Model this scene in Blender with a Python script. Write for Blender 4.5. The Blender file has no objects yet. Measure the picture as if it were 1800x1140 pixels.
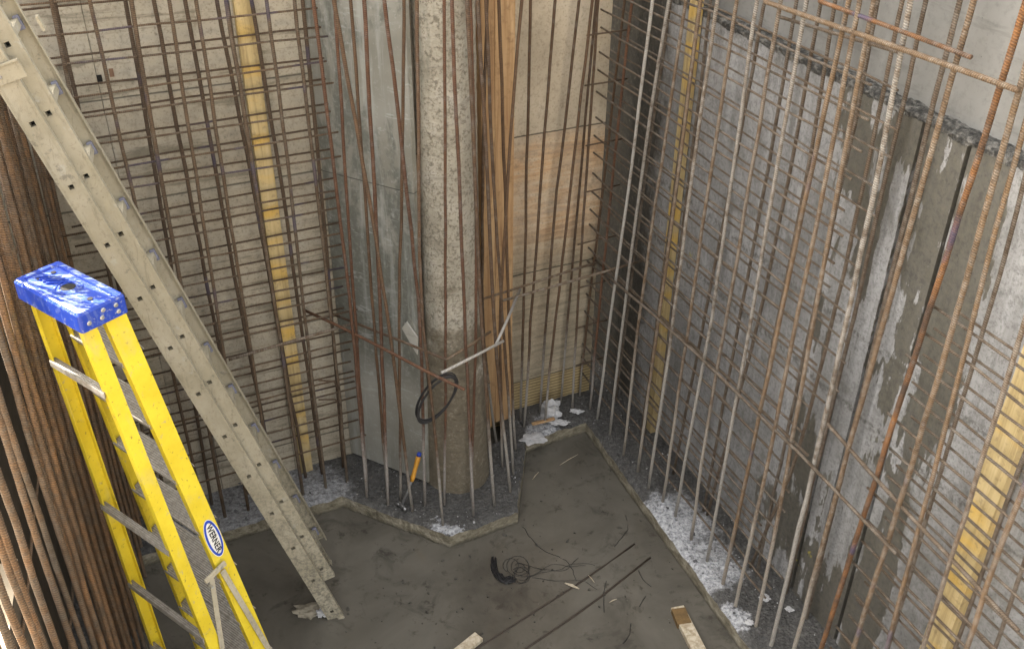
import bpy, math, random
import numpy as np
from mathutils import Vector, Matrix
random.seed(7); rng = np.random.default_rng(7)
sc = bpy.context.scene
col = sc.collection

# ------------------------------------------------------------------ camera
F, PITCH, ROLL = 1729.5, 0.566268, 0.009491        # focal length in photo pixels (1800 wide)
YA, YB = 0.439222, -1.178315                        # plan directions of the left and right walls
H = 4.77
cp, sp, cr, sr = math.cos(PITCH), math.sin(PITCH), math.cos(ROLL), math.sin(ROLL)
FW = np.array([0, cp, -sp]); UP0 = np.array([0, sp, cp]); RT0 = np.array([1., 0, 0])
RT = cr*RT0 + sr*UP0; UPV = -sr*RT0 + cr*UP0
CAM = np.array([0, 0, H])
cam = bpy.data.cameras.new('camera'); camo = bpy.data.objects.new('camera', cam); col.objects.link(camo)
M = Matrix.Identity(4)
for i in range(3):
    M[i][0], M[i][1], M[i][2], M[i][3] = RT[i], UPV[i], -FW[i], CAM[i]
camo.matrix_world = M
cam.sensor_width = 36; cam.lens = F/1800*36; cam.clip_start = .05; cam.clip_end = 400
sc.camera = camo

# ------------------------------------------------------------------ world, sun, exposure
SUN_DIR = Vector((.80, -.46, -.86)).normalized()     # direction the light travels
SUN_EL = math.asin(-SUN_DIR.z); 
w = bpy.data.worlds.new("World"); sc.world = w; w.use_nodes = True
nt = w.node_tree; bg = nt.nodes['Background']
sky = nt.nodes.new('ShaderNodeTexSky'); sky.sky_type = 'NISHITA'; sky.sun_disc = False
sky.sun_elevation = SUN_EL
sky.sun_rotation = math.atan2(-SUN_DIR.x, -SUN_DIR.y)
sky.dust_density = 4.0; sky.air_density = 1.0; sky.ozone_density = .6
hsv = nt.nodes.new('ShaderNodeHueSaturation'); hsv.inputs['Saturation'].default_value = .22
nt.links.new(sky.outputs[0], hsv.inputs['Color']); tint = nt.nodes.new('ShaderNodeMix'); tint.data_type = 'RGBA'; tint.blend_type = 'MULTIPLY'; tint.inputs[0].default_value = 1; tint.inputs[7].default_value = (1, .955, .88, 1)
nt.links.new(hsv.outputs[0], tint.inputs[6]); nt.links.new(tint.outputs[2], bg.inputs[0])
bg.inputs[1].default_value = .15
sl = bpy.data.lights.new('sun', 'SUN'); sl.energy = 4.5; sl.angle = math.radians(.5); sl.color = (1, .93, .82)
so = bpy.data.objects.new('sun', sl); col.objects.link(so); so.location = (-6, 4, 9)
so.rotation_euler = SUN_DIR.to_track_quat('-Z', 'Y').to_euler()
sc.view_settings.view_transform = 'Standard'; sc.view_settings.look = 'None'
sc.view_settings.exposure = 2.85; sc.view_settings.gamma = 1
sc.cycles.max_bounces = 8; sc.cycles.diffuse_bounces = 6

# ------------------------------------------------------------------ camera maths used to survey real positions
def ray(x, y): return FW + RT*(x-900)/F - UPV*(y-570)/F
def gz(x, y, z=.12): d = ray(x, y); return CAM + d*(z-H)/d[2]
def pl(x, y, n, o): d = ray(x, y); return CAM + d*(o - CAM@n)/(d@n)
UL = np.array([math.cos(YA), math.sin(YA), 0]); NL = np.array([-math.sin(YA), math.cos(YA), 0])
UR = np.array([math.cos(YB), math.sin(YB), 0]); NR = np.array([-math.sin(YB), math.cos(YB), 0])
ZZ = np.array([0, 0, 1.])
def L(u, n, z): return UL*u + NL*n + ZZ*z
def R(u, n, z): return UR*u + NR*n + ZZ*z

# ------------------------------------------------------------------ node helpers
class G:
    def __init__(s, name):
        s.m = bpy.data.materials.new(name); s.m.use_nodes = True; s.t = s.m.node_tree
        s.b = s.t.nodes['Principled BSDF']; s.pos = None
    def n(s, ty, **k):
        o = s.t.nodes.new('ShaderNode'+ty)
        for a, v in k.items(): setattr(o, a, v)
        return o
    def l(s, a, b): s.t.links.new(a, b)
    def put(s, sock, v):
        if isinstance(v, (int, float)): sock.default_value = v
        elif isinstance(v, (tuple, list)): sock.default_value = (*v, 1) if len(v) == 3 and sock.type == 'RGBA' else v
        else: s.l(v, sock)
    def P(s):
        if s.pos is None: s.pos = s.n('NewGeometry').outputs['Position']
        return s.pos
    def obj(s): return s.n('TexCoord').outputs['Object']
    def scale(s, v, sx, sy=None, sz=None):
        m = s.n('Mapping'); s.l(v, m.inputs[0]); m.inputs['Scale'].default_value = (sx, sy if sy is not None else sx, sz if sz is not None else sx); return m.outputs[0]
    def noise(s, v, sc_=5, det=6, rough=.6, dist=0):
        o = s.n('TexNoise'); s.l(v, o.inputs['Vector']); o.inputs['Scale'].default_value = sc_
        o.inputs['Detail'].default_value = det; o.inputs['Roughness'].default_value = rough; o.inputs['Distortion'].default_value = dist
        return o.outputs['Fac']
    def voro(s, v, sc_=20, feat='F1'):
        o = s.n('TexVoronoi', feature=feat); s.l(v, o.inputs['Vector']); o.inputs['Scale'].default_value = sc_; return o.outputs['Distance']
    def math(s, op, a, b=0, c=0, clamp=False):
        o = s.n('Math', operation=op, use_clamp=clamp); s.put(o.inputs[0], a); s.put(o.inputs[1], b); s.put(o.inputs[2], c); return o.outputs[0]
    def rng(s, v, a, b, c=0, d=1, smooth=False):
        o = s.n('MapRange', interpolation_type='SMOOTHSTEP' if smooth else 'LINEAR'); s.put(o.inputs['Value'], v)
        for k, x in zip(('From Min', 'From Max', 'To Min', 'To Max'), (a, b, c, d)): o.inputs[k].default_value = x
        return o.outputs[0]
    def mix(s, f, a, b, mode='MIX'):
        o = s.n('Mix', data_type='RGBA', blend_type=mode); s.put(o.inputs[0], f); s.put(o.inputs[6], a); s.put(o.inputs[7], b); return o.outputs[2]
    def ramp(s, v, stops):
        o = s.n('ValToRGB'); s.l(v, o.inputs[0]); e = o.color_ramp.elements
        while len(e) < len(stops): e.new(.5)
        for q, (p, c) in zip(e, stops): q.position = p; q.color = (*c, 1)
        return o.outputs[0]
    def dot(s, v, vec):
        o = s.n('VectorMath', operation='DOT_PRODUCT'); s.l(v, o.inputs[0]); o.inputs[1].default_value = tuple(vec); return o.outputs['Value']
    def dist(s, v, vec):
        o = s.n('VectorMath', operation='DISTANCE'); s.l(v, o.inputs[0]); o.inputs[1].default_value = tuple(vec); return o.outputs['Value']
    def xyz(s, v):
        o = s.n('SeparateXYZ'); s.l(v, o.inputs[0]); return o.outputs
    def rand(s): return s.n('ObjectInfo').outputs['Random']
    def done(s, c, rough=.85, h=None, bs=.3, bd=.01, metal=0, spec=.4):
        s.put(s.b.inputs['Base Color'], c); s.put(s.b.inputs['Roughness'], rough); s.put(s.b.inputs['Metallic'], metal)
        s.b.inputs['Specular IOR Level'].default_value = spec
        if h is not None:
            o = s.n('Bump'); o.inputs['Strength'].default_value = bs; o.inputs['Distance'].default_value = bd
            s.put(o.inputs['Height'], h); s.l(o.outputs[0], s.b.inputs['Normal'])
        return s.m

# ------------------------------------------------------------------ materials
def m_rebar(name, rust_a, rust_b, dust, dustiness=.25, zdust=.75, blue=0.0):
    g = G(name); uv = g.n('UVMap').outputs[0]; x = g.xyz(uv); P = g.P()
    ph = g.math('ADD', g.math('MULTIPLY', x[1], 2*math.pi/.0105), g.math('MULTIPLY', x[0], 2*math.pi*2))
    rib = g.rng(g.math('SINE', ph), -.2, .8, 0, 1)
    n1 = g.noise(P, 5, 5, .65); n2 = g.noise(P, 75, 4, .7); n3 = g.noise(P, 22, 4, .7); r = g.rand()
    c = g.mix(g.rng(n1, .35, .65), rust_a, rust_b)
    c = g.mix(g.math('MULTIPLY', g.rng(r, 0, 1), .5), c, tuple(v*.6 for v in rust_a))
    dd = g.math('MULTIPLY', g.rng(g.math('ADD', n3, g.math('MULTIPLY', r, .12)), .62-dustiness*.35, .78-dustiness*.3), dustiness*1.3)
    z = g.xyz(P)[2]
    low = g.rng(g.math('ADD', z, g.math('MULTIPLY', g.math('ADD', g.noise(P, 25, 4, .7), g.math('MULTIPLY', r, .6)), -.55)), zdust-.62, zdust-.3, .92, 0)
    d = g.math('MULTIPLY', g.math('MAXIMUM', low, dd, clamp=True), g.rng(n2, .32, .55, .35, 1))
    c = g.mix(d, c, dust)
    c = g.mix(g.math('MULTIPLY', g.rng(n2, .5, .62), .35), c, (.03, .022, .018))
    c = g.mix(g.math('MULTIPLY', g.math('SUBTRACT', 1, rib), .46), c, (.028, .020, .015))
    if blue: c = g.mix(g.math('MULTIPLY', g.rng(g.noise(P, 3, 2), .60, .66), blue), c, (.06, .07, .15))
    return g.done(c, .75, g.math('ADD', rib, g.math('MULTIPLY', n2, .4)), .9, .003, spec=.3)
M_RB = m_rebar('rusty_steel', (.125, .076, .045), (.20, .118, .066), (.50, .48, .44), .15, .62)
M_RBR = m_rebar('red_rusty_steel', (.14, .068, .040), (.22, .108, .06), (.50, .48, .45), .15, .62)
M_MESH = m_rebar('mesh_steel', (.135, .09, .055), (.21, .142, .088), (.36, .32, .26), .25, .1, .35)
M_MESHB = m_rebar('back_mesh_steel', (.11, .074, .048), (.17, .115, .074), (.28, .24, .19), .18, .1, .35)
M_RD = m_rebar('dusty_steel', (.17, .115, .073), (.27, .185, .112), (.50, .46, .40), .36, .95)
M_RW = m_rebar('whitened_steel', (.26, .21, .16), (.36, .31, .25), (.60, .58, .54), .8, 1.9)
M_RM = m_rebar('right_mesh_steel', (.135, .10, .07), (.21, .155, .11), (.38, .345, .30), .34, .1)
M_RG = m_rebar('grey_dusty_steel', (.17, .13, .095), (.27, .215, .16), (.50, .48, .44), .6, 1.5)
M_RO = m_rebar('orange_rusty_steel', (.10, .065, .045), (.36, .165, .06), (.36, .32, .28), .3, .1, .6)
M_RT = m_rebar('tan_rusty_steel', (.18, .125, .078), (.34, .215, .115), (.42, .38, .33), .35, .6, .4)
M_CAGE = m_rebar('cage_steel', (.14, .10, .065), (.33, .18, .085), (.22, .19, .15), .35, .1)

def plain(name, c, rough=.6, metal=0, bump=0):
    g = G(name); n = g.noise(g.P(), 30, 5, .65)
    cc = g.mix(g.rng(n, .4, .65), c, tuple(v*.72 for v in c))
    return g.done(cc, rough, n if bump else None, bump, .004, metal)
M_SUNK = plain('mud_coated_steel', (.045, .034, .026), .5)
M_WIRE = plain('dark_wire', (.02, .019, .02), .5)
M_TIE = plain('tie_wire', (.06, .045, .035), .6, .2)
M_STEEL = plain('steel', (.32, .32, .32), .4, .8)
M_ALU = plain('aluminium', (.45, .45, .43), .38, .7, .1)

def wallmat(name, a, b, c, stain, stainamt, n=NL, u=UL, seams=None, bump=.35, vs=.18):
    g = G(name); P = g.P(); U = g.dot(P, u); z = g.xyz(P)[2]
    st = g.scale(P, 1, 1, vs); hs = g.scale(P, .35, .35, 3)
    n1 = g.noise(st, 3.2, 8, .62, .3); n2 = g.noise(P, 1.6, 5, .6); n3 = g.noise(P, 28, 6, .7); n4 = g.noise(hs, 5, 6, .65, .6)
    cc = g.ramp(n2, [(.3, a), (.5, b), (.7, c)])
    cc = g.mix(g.math('MULTIPLY', g.rng(n1, .5, .66), .45), cc, c)
    cc = g.mix(g.math('MULTIPLY', g.rng(n4, .56, .66), stainamt), cc, stain)
    cc = g.mix(g.math('MULTIPLY', g.rng(n3, .5, .72), .35), cc, tuple(v*.45 for v in b))
    pit = g.rng(g.voro(P, 34), .05, .12, 1, 0); pm = g.math('MULTIPLY', pit, g.rng(g.noise(P, 7), .5, .6))
    cc = g.mix(g.math('MULTIPLY', pm, .6), cc, tuple(v*.25 for v in b))
    hgt = g.math('ADD', g.math('MULTIPLY', n3, .5), n1)
    if seams:
        for zs, wdt in seams:
            d = g.math('ABSOLUTE', g.math('SUBTRACT', g.math('ADD', z, g.math('MULTIPLY', n3, .01)), zs+.005))
            k = g.rng(d, wdt*.5, wdt, 1, 0); cc = g.mix(g.math('MULTIPLY', k, .75), cc, (.03, .028, .025))
            hgt = g.math('SUBTRACT', hgt, g.math('MULTIPLY', k, 1.5))
    return g.done(cc, .88, hgt, bump, .006)

def m_plyL():
    g = G('cement_stained_formwork'); P = g.P(); z = g.xyz(P)[2]; U = g.dot(P, UL)
    big = g.noise(g.scale(P, 1, 1, .5), 1.3, 5, .6); n3 = g.noise(P, 26, 6, .7); hs = g.noise(g.scale(P, .3, .3, 3.2), 4.5, 7, .7, .5)
    vs = g.noise(g.scale(P, 1, 1, .12), 5, 5, .6)
    c = g.ramp(big, [(.32, (.31, .275, .215)), (.5, (.42, .375, .295)), (.68, (.50, .455, .375))])
    c = g.mix(g.math('MULTIPLY', g.rng(hs, .54, .62), .65), c, (.15, .137, .10))
    c = g.mix(g.math('MULTIPLY', g.rng(vs, .55, .68), .35), c, (.38, .365, .33))
    c = g.mix(g.math('MULTIPLY', g.rng(n3, .5, .7), .4), c, (.11, .095, .07))
    c = g.mix(g.math('MULTIPLY', g.rng(g.noise(P, 70, 4, .7), .54, .64), .45), c, (.10, .088, .065))
    h = g.math('ADD', n3, hs)
    for zs, wd in ((2.95, .006), (2.35, .008), (1.31, .008), (.37, .008)):
        k = g.rng(g.math('ABSOLUTE', g.math('SUBTRACT', z, zs)), wd*.5, wd, 1, 0); c = g.mix(g.math('MULTIPLY', k, .7), c, (.03, .027, .02))
        h = g.math('SUBTRACT', h, k)
    for us in (.38, -.35):
        k = g.rng(g.math('ABSOLUTE', g.math('SUBTRACT', U, us)), .003, .005, 1, 0); c = g.mix(g.math('MULTIPLY', k, .6), c, (.03, .027, .02))
    return g.done(c, .85, h, .35, .006)
M_PLYL = m_plyL()

def m_plyR():
    g = G('orange_stained_plywood'); P = g.P(); z = g.xyz(P)[2]; U = g.dot(P, UL)
    gr = g.noise(g.scale(P, .5, .5, 5), 4.5, 7, .6, .9); big = g.noise(g.scale(P, 1, 1, .6), 2.2, 5, .6); n3 = g.noise(P, 26, 6, .7)
    ce = g.ramp(big, [(.3, (.34, .29, .215)), (.5, (.48, .41, .31)), (.7, (.57, .50, .395))])
    wd = g.ramp(gr, [(.35, (.34, .20, .11)), (.5, (.54, .36, .21)), (.65, (.58, .46, .32))])
    dk = g.ramp(gr, [(.35, (.20, .178, .13)), (.5, (.31, .275, .205)), (.68, (.40, .335, .245))])
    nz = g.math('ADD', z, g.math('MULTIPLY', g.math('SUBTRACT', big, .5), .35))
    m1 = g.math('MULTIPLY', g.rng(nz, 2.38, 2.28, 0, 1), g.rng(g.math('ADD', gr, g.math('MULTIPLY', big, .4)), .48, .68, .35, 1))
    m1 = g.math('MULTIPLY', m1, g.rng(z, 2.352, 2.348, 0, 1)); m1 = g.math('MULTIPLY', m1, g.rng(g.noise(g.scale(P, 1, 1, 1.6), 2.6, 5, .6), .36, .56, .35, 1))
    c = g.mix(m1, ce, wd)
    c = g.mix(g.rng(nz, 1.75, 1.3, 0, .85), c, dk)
    y = g.mix(g.rng(g.math('SINE', g.math('MULTIPLY', z, 230)), -.6, .2), (.20, .15, .075), (.42, .32, .16))
    c = g.mix(g.rng(z, .372, .368, 0, .9), c, y)
    c = g.mix(g.math('MULTIPLY', g.rng(n3, .52, .7), .4), c, (.14, .11, .075))
    c = g.mix(g.math('MULTIPLY', g.rng(g.noise(P, 70, 4, .7), .54, .64), .4), c, (.15, .12, .08))
    h = g.math('ADD', n3, gr)
    for zs in (2.35, 1.31, .37):
        k = g.rng(g.math('ABSOLUTE', g.math('SUBTRACT', z, g.math('ADD', zs-.008, g.math('MULTIPLY', n3, .016)))), .003, .007, 1, 0)
        c = g.mix(g.math('MULTIPLY', k, .8), c, (.03, .025, .018)); h = g.math('SUBTRACT', h, k)
    return g.done(c, .85, h, .3, .006)
M_PLYR = m_plyR()

def m_grey():
    g = G('grey_formwork_face'); P = g.P(); z = g.xyz(P)[2]; X = g.xyz(P)[0]
    n1 = g.noise(g.scale(P, 1, 1, .45), 4.5, 8, .68, .5); n2 = g.noise(P, 1.5, 4, .6); n3 = g.noise(P, 40, 5, .7)
    m = g.n('Mapping'); g.l(P, m.inputs[0]); m.inputs['Rotation'].default_value = (.2, .75, .3); m.inputs['Scale'].default_value = (3, 9, 17)
    sc1 = g.noise(m.outputs[0], 1.3, 4, .6, 1.2)
    c = g.ramp(n2, [(.3, (.19, .184, .155)), (.5, (.255, .248, .215)), (.7, (.33, .325, .295))])
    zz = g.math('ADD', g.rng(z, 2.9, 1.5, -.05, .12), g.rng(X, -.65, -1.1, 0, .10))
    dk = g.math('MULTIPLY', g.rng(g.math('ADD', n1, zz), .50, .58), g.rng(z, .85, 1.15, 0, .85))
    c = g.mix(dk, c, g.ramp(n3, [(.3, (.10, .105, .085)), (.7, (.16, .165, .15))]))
    c = g.mix(g.math('MULTIPLY', g.math('MULTIPLY', g.rng(sc1, .58, .64), g.rng(g.noise(P, 3, 3), .45, .6)), .5), c, (.46, .47, .46))
    c = g.mix(g.math('MULTIPLY', g.rng(g.noise(g.scale(P, 1, 1, .08), 14, 5, .65), .54, .64), .4), c, (.42, .43, .41))
    c = g.mix(g.math('MULTIPLY', g.rng(n3, .56, .7), .35), c, (.5, .5, .47))
    k = g.rng(g.math('ABSOLUTE', g.math('SUBTRACT', z, 2.35)), .002, .005, 1, 0); c = g.mix(g.math('MULTIPLY', k, .8), c, (.04, .04, .035))
    return g.done(c, .6, g.math('ADD', n3, n1), .25, .005)
M_GREY = m_grey()

def m_column():
    g = G('rough_cast_concrete'); P = g.P(); z = g.xyz(P)[2]
    hs = g.noise(g.scale(P, .6, .6, 4), 5, 6, .6, .6); n2 = g.noise(P, 3.4, 6, .65); n3 = g.noise(P, 55, 5, .7); n4 = g.noise(P, 22, 7, .8)
    c = g.ramp(n2, [(.3, (.30, .27, .21)), (.5, (.46, .42, .34)), (.7, (.54, .50, .43))])
    spk = g.math('MULTIPLY', g.rng(n3, .46, .56), g.rng(n4, .45, .52))
    c = g.mix(g.math('MULTIPLY', spk, .75), c, (.15, .13, .095))
    c = g.mix(g.math('MULTIPLY', g.rng(hs, .58, .68), .4), c, (.19, .172, .135))
    c = g.mix(g.math('MULTIPLY', g.rng(g.noise(g.scale(P, 1, 1, .12), 9, 4, .6), .57, .65), .35), c, (.16, .17, .14))
    dkz = g.math('ADD', z, g.math('MULTIPLY', g.math('SUBTRACT', n2, .5), 2.2))
    c = g.mix(g.rng(dkz, 1.5, 1.2, 0, .85), c, g.ramp(n4, [(.35, (.085, .068, .043)), (.55, (.17, .14, .095)), (.7, (.34, .31, .25))]))
    return g.done(c, .9, g.math('ADD', g.math('MULTIPLY', n3, .8), g.math('ADD', hs, n4)), 1, .016)
M_COL = m_column()

def m_right():
    g = G('damp_cast_concrete'); P = g.P(); z = g.xyz(P)[2]; U = g.dot(P, UR)
    n2 = g.noise(P, 1.8, 5, .6); n3 = g.noise(P, 32, 7, .72); vs = g.noise(g.scale(P, 1, 1, .1), 7, 5, .6)
    c = g.ramp(n2, [(.3, (.205, .202, .198)), (.5, (.285, .283, .28)), (.7, (.36, .358, .36))])
    c = g.mix(g.math('MULTIPLY', g.rng(vs, .5, .62), .6), c, (.43, .428, .435))
    c = g.mix(g.math('MULTIPLY', g.rng(g.noise(g.scale(P, 1, 1, .07), 13, 5, .65), .52, .64), .55), c, (.15, .148, .145))
    c = g.mix(g.math('MULTIPLY', g.rng(g.noise(P, 4.2, 6, .7), .56, .66), .55), c, (.13, .125, .11))
    c = g.mix(g.math('MULTIPLY', g.rng(n3, .48, .62), .5), c, (.12, .12, .115))
    c = g.mix(g.math('MULTIPLY', g.rng(g.noise(P, 75, 3, .7), .54, .64), .45), c, (.08, .08, .078))
    # wet run-off with its own drip-shaped edges
    wv = g.noise(g.scale(P, 1, 1, .13), 5.2, 6, .6, .2); wb = g.noise(P, 2.6, 5, .6); wf = g.noise(g.scale(P, 1, 1, .3), 30, 4, .6)
    wet = g.math('ADD', g.math('MULTIPLY', wv, .75), g.math('ADD', g.math('MULTIPLY', wb, .35), g.math('MULTIPLY', wf, .16)))
    reg = g.math('MULTIPLY', g.rng(g.math('ADD', U, g.math('MULTIPLY', g.math('SUBTRACT', g.noise(P, 2.1, 4, .6), .5), 1.2)), -3.95, -3.3, 0, 1), g.rng(U, -2.5, -2.62, .1, 1))
    top = g.math('ADD', g.rng(z, 2.2, 2.9, 0, .075), g.rng(g.math('ABSOLUTE', g.math('SUBTRACT', z, 1.85)), .0, .25, .03, 0))
    low = g.math('MULTIPLY', g.rng(z, 1.3, .6, 0, .10), g.rng(U, -3.9, -3.3, 0, 1))
    keep = g.math('MULTIPLY', g.rng(g.math('ABSOLUTE', g.math('SUBTRACT', g.math('ADD', U, g.math('MULTIPLY', g.math('SUBTRACT', wf, .5), .04)), -3.19)), .045, .050, 1, 0), g.rng(z, 1.3, 1.5, 0, 1))
    keep = g.math('MULTIPLY', keep, g.rng(g.math('ADD', z, g.math('MULTIPLY', wf, .3)), 3.14, 3.10, 0, 1))
    w_ = g.math('ADD', g.math('ADD', wet, top), g.math('SUBTRACT', low, g.math('ADD', g.math('MULTIPLY', g.math('SUBTRACT', 1, reg), .2), g.math('MULTIPLY', keep, .6))))
    w_ = g.rng(w_, .648, .658)
    c = g.mix(g.math('MULTIPLY', w_, .86), c, g.ramp(n3, [(.35, (.045, .041, .031)), (.65, (.12, .109, .083))]))
    # cold joint and pour lines
    for zs, sl_, amt in ((2.05, .0, .5), (1.62, .02, .6)):
        k = g.rng(g.math('ABSOLUTE', g.math('SUBTRACT', g.math('ADD', z, g.math('MULTIPLY', g.noise(P, 6, 5, .7), .14)), zs+.07)), .008, .03, 1, 0)
        k = g.math('MULTIPLY', k, g.rng(n3, .42, .55))
        c = g.mix(g.math('MULTIPLY', k, amt), c, (.06, .055, .045))
    # dark honeycombed start of the wall by the corner
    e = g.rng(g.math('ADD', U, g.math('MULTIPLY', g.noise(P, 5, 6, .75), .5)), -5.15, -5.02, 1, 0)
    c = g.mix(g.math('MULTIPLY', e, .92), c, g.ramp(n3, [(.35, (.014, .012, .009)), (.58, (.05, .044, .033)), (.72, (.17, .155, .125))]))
    yp = g.rng(g.voro(P, 2.6), .045, .06, 1, 0)
    c = g.mix(g.math('MULTIPLY', yp, g.math('MULTIPLY', g.rng(n3, .45, .55), g.rng(z, 2.2, 2.0, 0, .7))), c, (.42, .36, .04))
    rough = g.rng(w_, 0, 1, .88, .45)
    h = g.math('ADD', g.math('ADD', n3, g.math('MULTIPLY', vs, .4)), g.math('MULTIPLY', e, g.math('MULTIPLY', g.noise(P, 14, 6, .7), 5)))
    return g.done(c, rough, h, .5, .008)
M_RIGHT = m_right()
M_PANEL = wallmat('pale_formwork_panel', (.155, .153, .145), (.20, .198, .188), (.235, .232, .223), (.11, .107, .10), .5, NR, UR, None, .2)

def m_lip():
    g = G('rough_broken_edge'); P = g.P(); n = g.noise(P, 22, 8, .75); v = g.voro(P, 45)
    return g.done(g.ramp(n, [(.36, (.02, .02, .02)), (.5, (.09, .088, .082)), (.62, (.26, .25, .23))]), .9, g.math('ADD', n, v), 1, .03)
M_LIP = m_lip()

def m_ledge():
    g = G('gritty_footing_concrete'); P = g.P(); x = g.xyz(P); n3 = g.noise(P, 42, 8, .75); n2 = g.noise(P, 4, 6, .65); v = g.voro(P, 55)
    c = g.ramp(n3, [(.34, (.045, .044, .043)), (.52, (.088, .086, .083)), (.68, (.17, .166, .16))])
    pale = None
    for (cx, cy, rad, am) in ((1.06, 4.86, .30, 1.0), (1.22, 4.48, .26, 1.0), (.24, 5.86, .14, .95), (-1.42, 5.08, .33, .5), (-1.95, 4.9, .4, .42), (1.32, 4.05, .12, .9), (-.47, 4.80, .06, 1), (-.36, 4.79, .03, .8), (-1.62, 5.2, .3, .4)):
        d = g.dist(g.scale(P, 1, 1, .3), (cx, cy, .03)); d = g.math('ADD', d, g.math('MULTIPLY', g.math('SUBTRACT', g.noise(P, 7, 6, .75), .5), .42))
        k = g.rng(d, rad*.75, rad*1.05, am, 0); pale = k if pale is None else g.math('MAXIMUM', pale, k)
    lime = g.ramp(n3, [(.35, (.20, .205, .22)), (.5, (.40, .41, .435)), (.62, (.58, .59, .61))])
    c = g.mix(g.math('MULTIPLY', pale, g.rng(n3, .3, .48, .45, 1)), c, lime)
    c = g.mix(g.math('MULTIPLY', g.rng(n2, .56, .66), .4), c, (.15, .145, .135))
    nz = g.xyz(g.n('NewGeometry').outputs['True Normal'])[2]
    side = g.ramp(g.noise(g.scale(P, 1, 1, 2), 9, 7, .7), [(.35, (.12, .105, .075)), (.5, (.22, .195, .14)), (.65, (.36, .33, .26))])
    side = g.mix(g.rng(g.math('ADD', x[2], g.math('MULTIPLY', n2, .05)), .03, .055, .75, 0), side, (.05, .045, .035))
    c = g.mix(g.rng(nz, .45, .6, 1, 0), c, side)
    return g.done(c, .82, g.math('ADD', n3, g.math('MULTIPLY', v, .8)), .9, .014)
M_LEDGE = m_ledge()

def m_water():
    g = G('muddy_water'); P = g.P(); n = g.noise(P, 1.3, 6, .6, .6); n3 = g.noise(P, 11, 6, .7, .3); n4 = g.noise(P, 60, 3, .6); n5 = g.noise(P, 3.6, 6, .65, .8)
    c = g.ramp(n, [(.3, (.072, .066, .055)), (.5, (.108, .100, .084)), (.7, (.142, .132, .112))])
    c = g.mix(g.math('MULTIPLY', g.rng(n5, .54, .66), .55), c, (.045, .042, .036))
    c = g.mix(g.math('MULTIPLY', g.math('MULTIPLY', g.rng(n3, .56, .64), g.rng(n5, .42, .55)), .65), c, (.045, .04, .033))
    sp_ = g.rng(g.voro(P, 16), .03, .045, 1, 0); c = g.mix(g.math('MULTIPLY', sp_, g.math('MULTIPLY', g.rng(n4, .5, .6), .6)), c, (.3, .29, .26))
    return g.done(c, g.rng(n5, .4, .65, .07, .15), n, .03, .01, spec=.6)
M_WATER = m_water()

def m_yboard():
    g = G('yellow_painted_board'); P = g.P(); z = g.xyz(P)[2]; r = g.rand()
    gr = g.noise(g.scale(P, 22, 22, .9), 1.6, 5, .6, .6); n = g.noise(P, 3.3, 4, .6)
    c = g.ramp(gr, [(.3, (.34, .25, .115)), (.5, (.50, .385, .19)), (.7, (.58, .46, .26))])
    sp_ = g.noise(g.scale(P, .6, .6, 1.6), 4.2, 3, .5)
    k = g.math('ADD', g.math('MULTIPLY', g.math('SINE', g.math('ADD', g.math('MULTIPLY', z, 29), g.math('MULTIPLY', n, 3))), .12), sp_)
    c = g.mix(g.rng(k, .50, .70, 0, .6), c, (.66, .40, .05))
    c = g.mix(g.math('MULTIPLY', g.rng(g.noise(P, 30, 5, .7), .54, .68), .6), c, (.2, .14, .07))
    c = g.mix(g.rng(g.math('ADD', z, n), 1.5, .7, 0, .35), c, (.25, .2, .12))
    return g.done(c, .7, gr, .3, .004)
M_YB = m_yboard()
def m_wood(name, a, b, d):
    g = G(name); P = g.P(); gr = g.noise(g.scale(P, 18, 18, .8), 1.6, 6, .6, .8)
    c = g.ramp(gr, [(.32, a), (.55, b), (.7, d)])
    return g.done(g.mix(g.math('MULTIPLY', g.rng(g.noise(P, 20, 5, .7), .52, .7), .5), c, tuple(v*.5 for v in a)), .75, gr, .3, .004)
M_STUD = m_wood('orange_timber', (.26, .145, .07), (.43, .275, .14), (.53, .37, .21))
M_STUDD = m_wood('dull_timber', (.16, .09, .06), (.24, .15, .09), (.3, .2, .13))
M_PLANK = m_wood('pale_wet_timber', (.28, .22, .14), (.48, .42, .32), (.56, .50, .40))

def m_alu_ladder():
    g = G('cement_dusted_aluminium'); P = g.P(); n = g.noise(P, 5, 6, .65); n3 = g.noise(P, 45, 7, .75); z = g.xyz(P)[2]
    c = g.ramp(n, [(.3, (.30, .27, .195)), (.5, (.355, .32, .24)), (.7, (.40, .365, .285))])
    c = g.mix(g.math('MULTIPLY', g.rng(n3, .56, .66), .55), c, (.16, .14, .105))
    sc3 = g.noise(g.scale(P, 4, 4, .9), 9, 6, .7, .8); c = g.mix(g.math('MULTIPLY', g.rng(sc3, .56, .64), .5), c, (.21, .185, .135))
    c = g.mix(g.math('MULTIPLY', g.rng(g.noise(P, 17, 6, .75), .60, .66), .6), c, (.13, .12, .10))
    low = g.rng(g.math('ADD', z, g.math('MULTIPLY', n, .8)), 1.9, .7)
    c = g.mix(g.math('MULTIPLY', low, g.rng(n3, .44, .58)), c, (.17, .155, .12))
    c = g.mix(g.math('MULTIPLY', g.rng(g.noise(P, 9, 5, .7), .62, .7), .6), c, (.42, .41, .37))
    return g.done(c, .68, n3, .35, .004, metal=.0)
M_LAD = m_alu_ladder()
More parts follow.
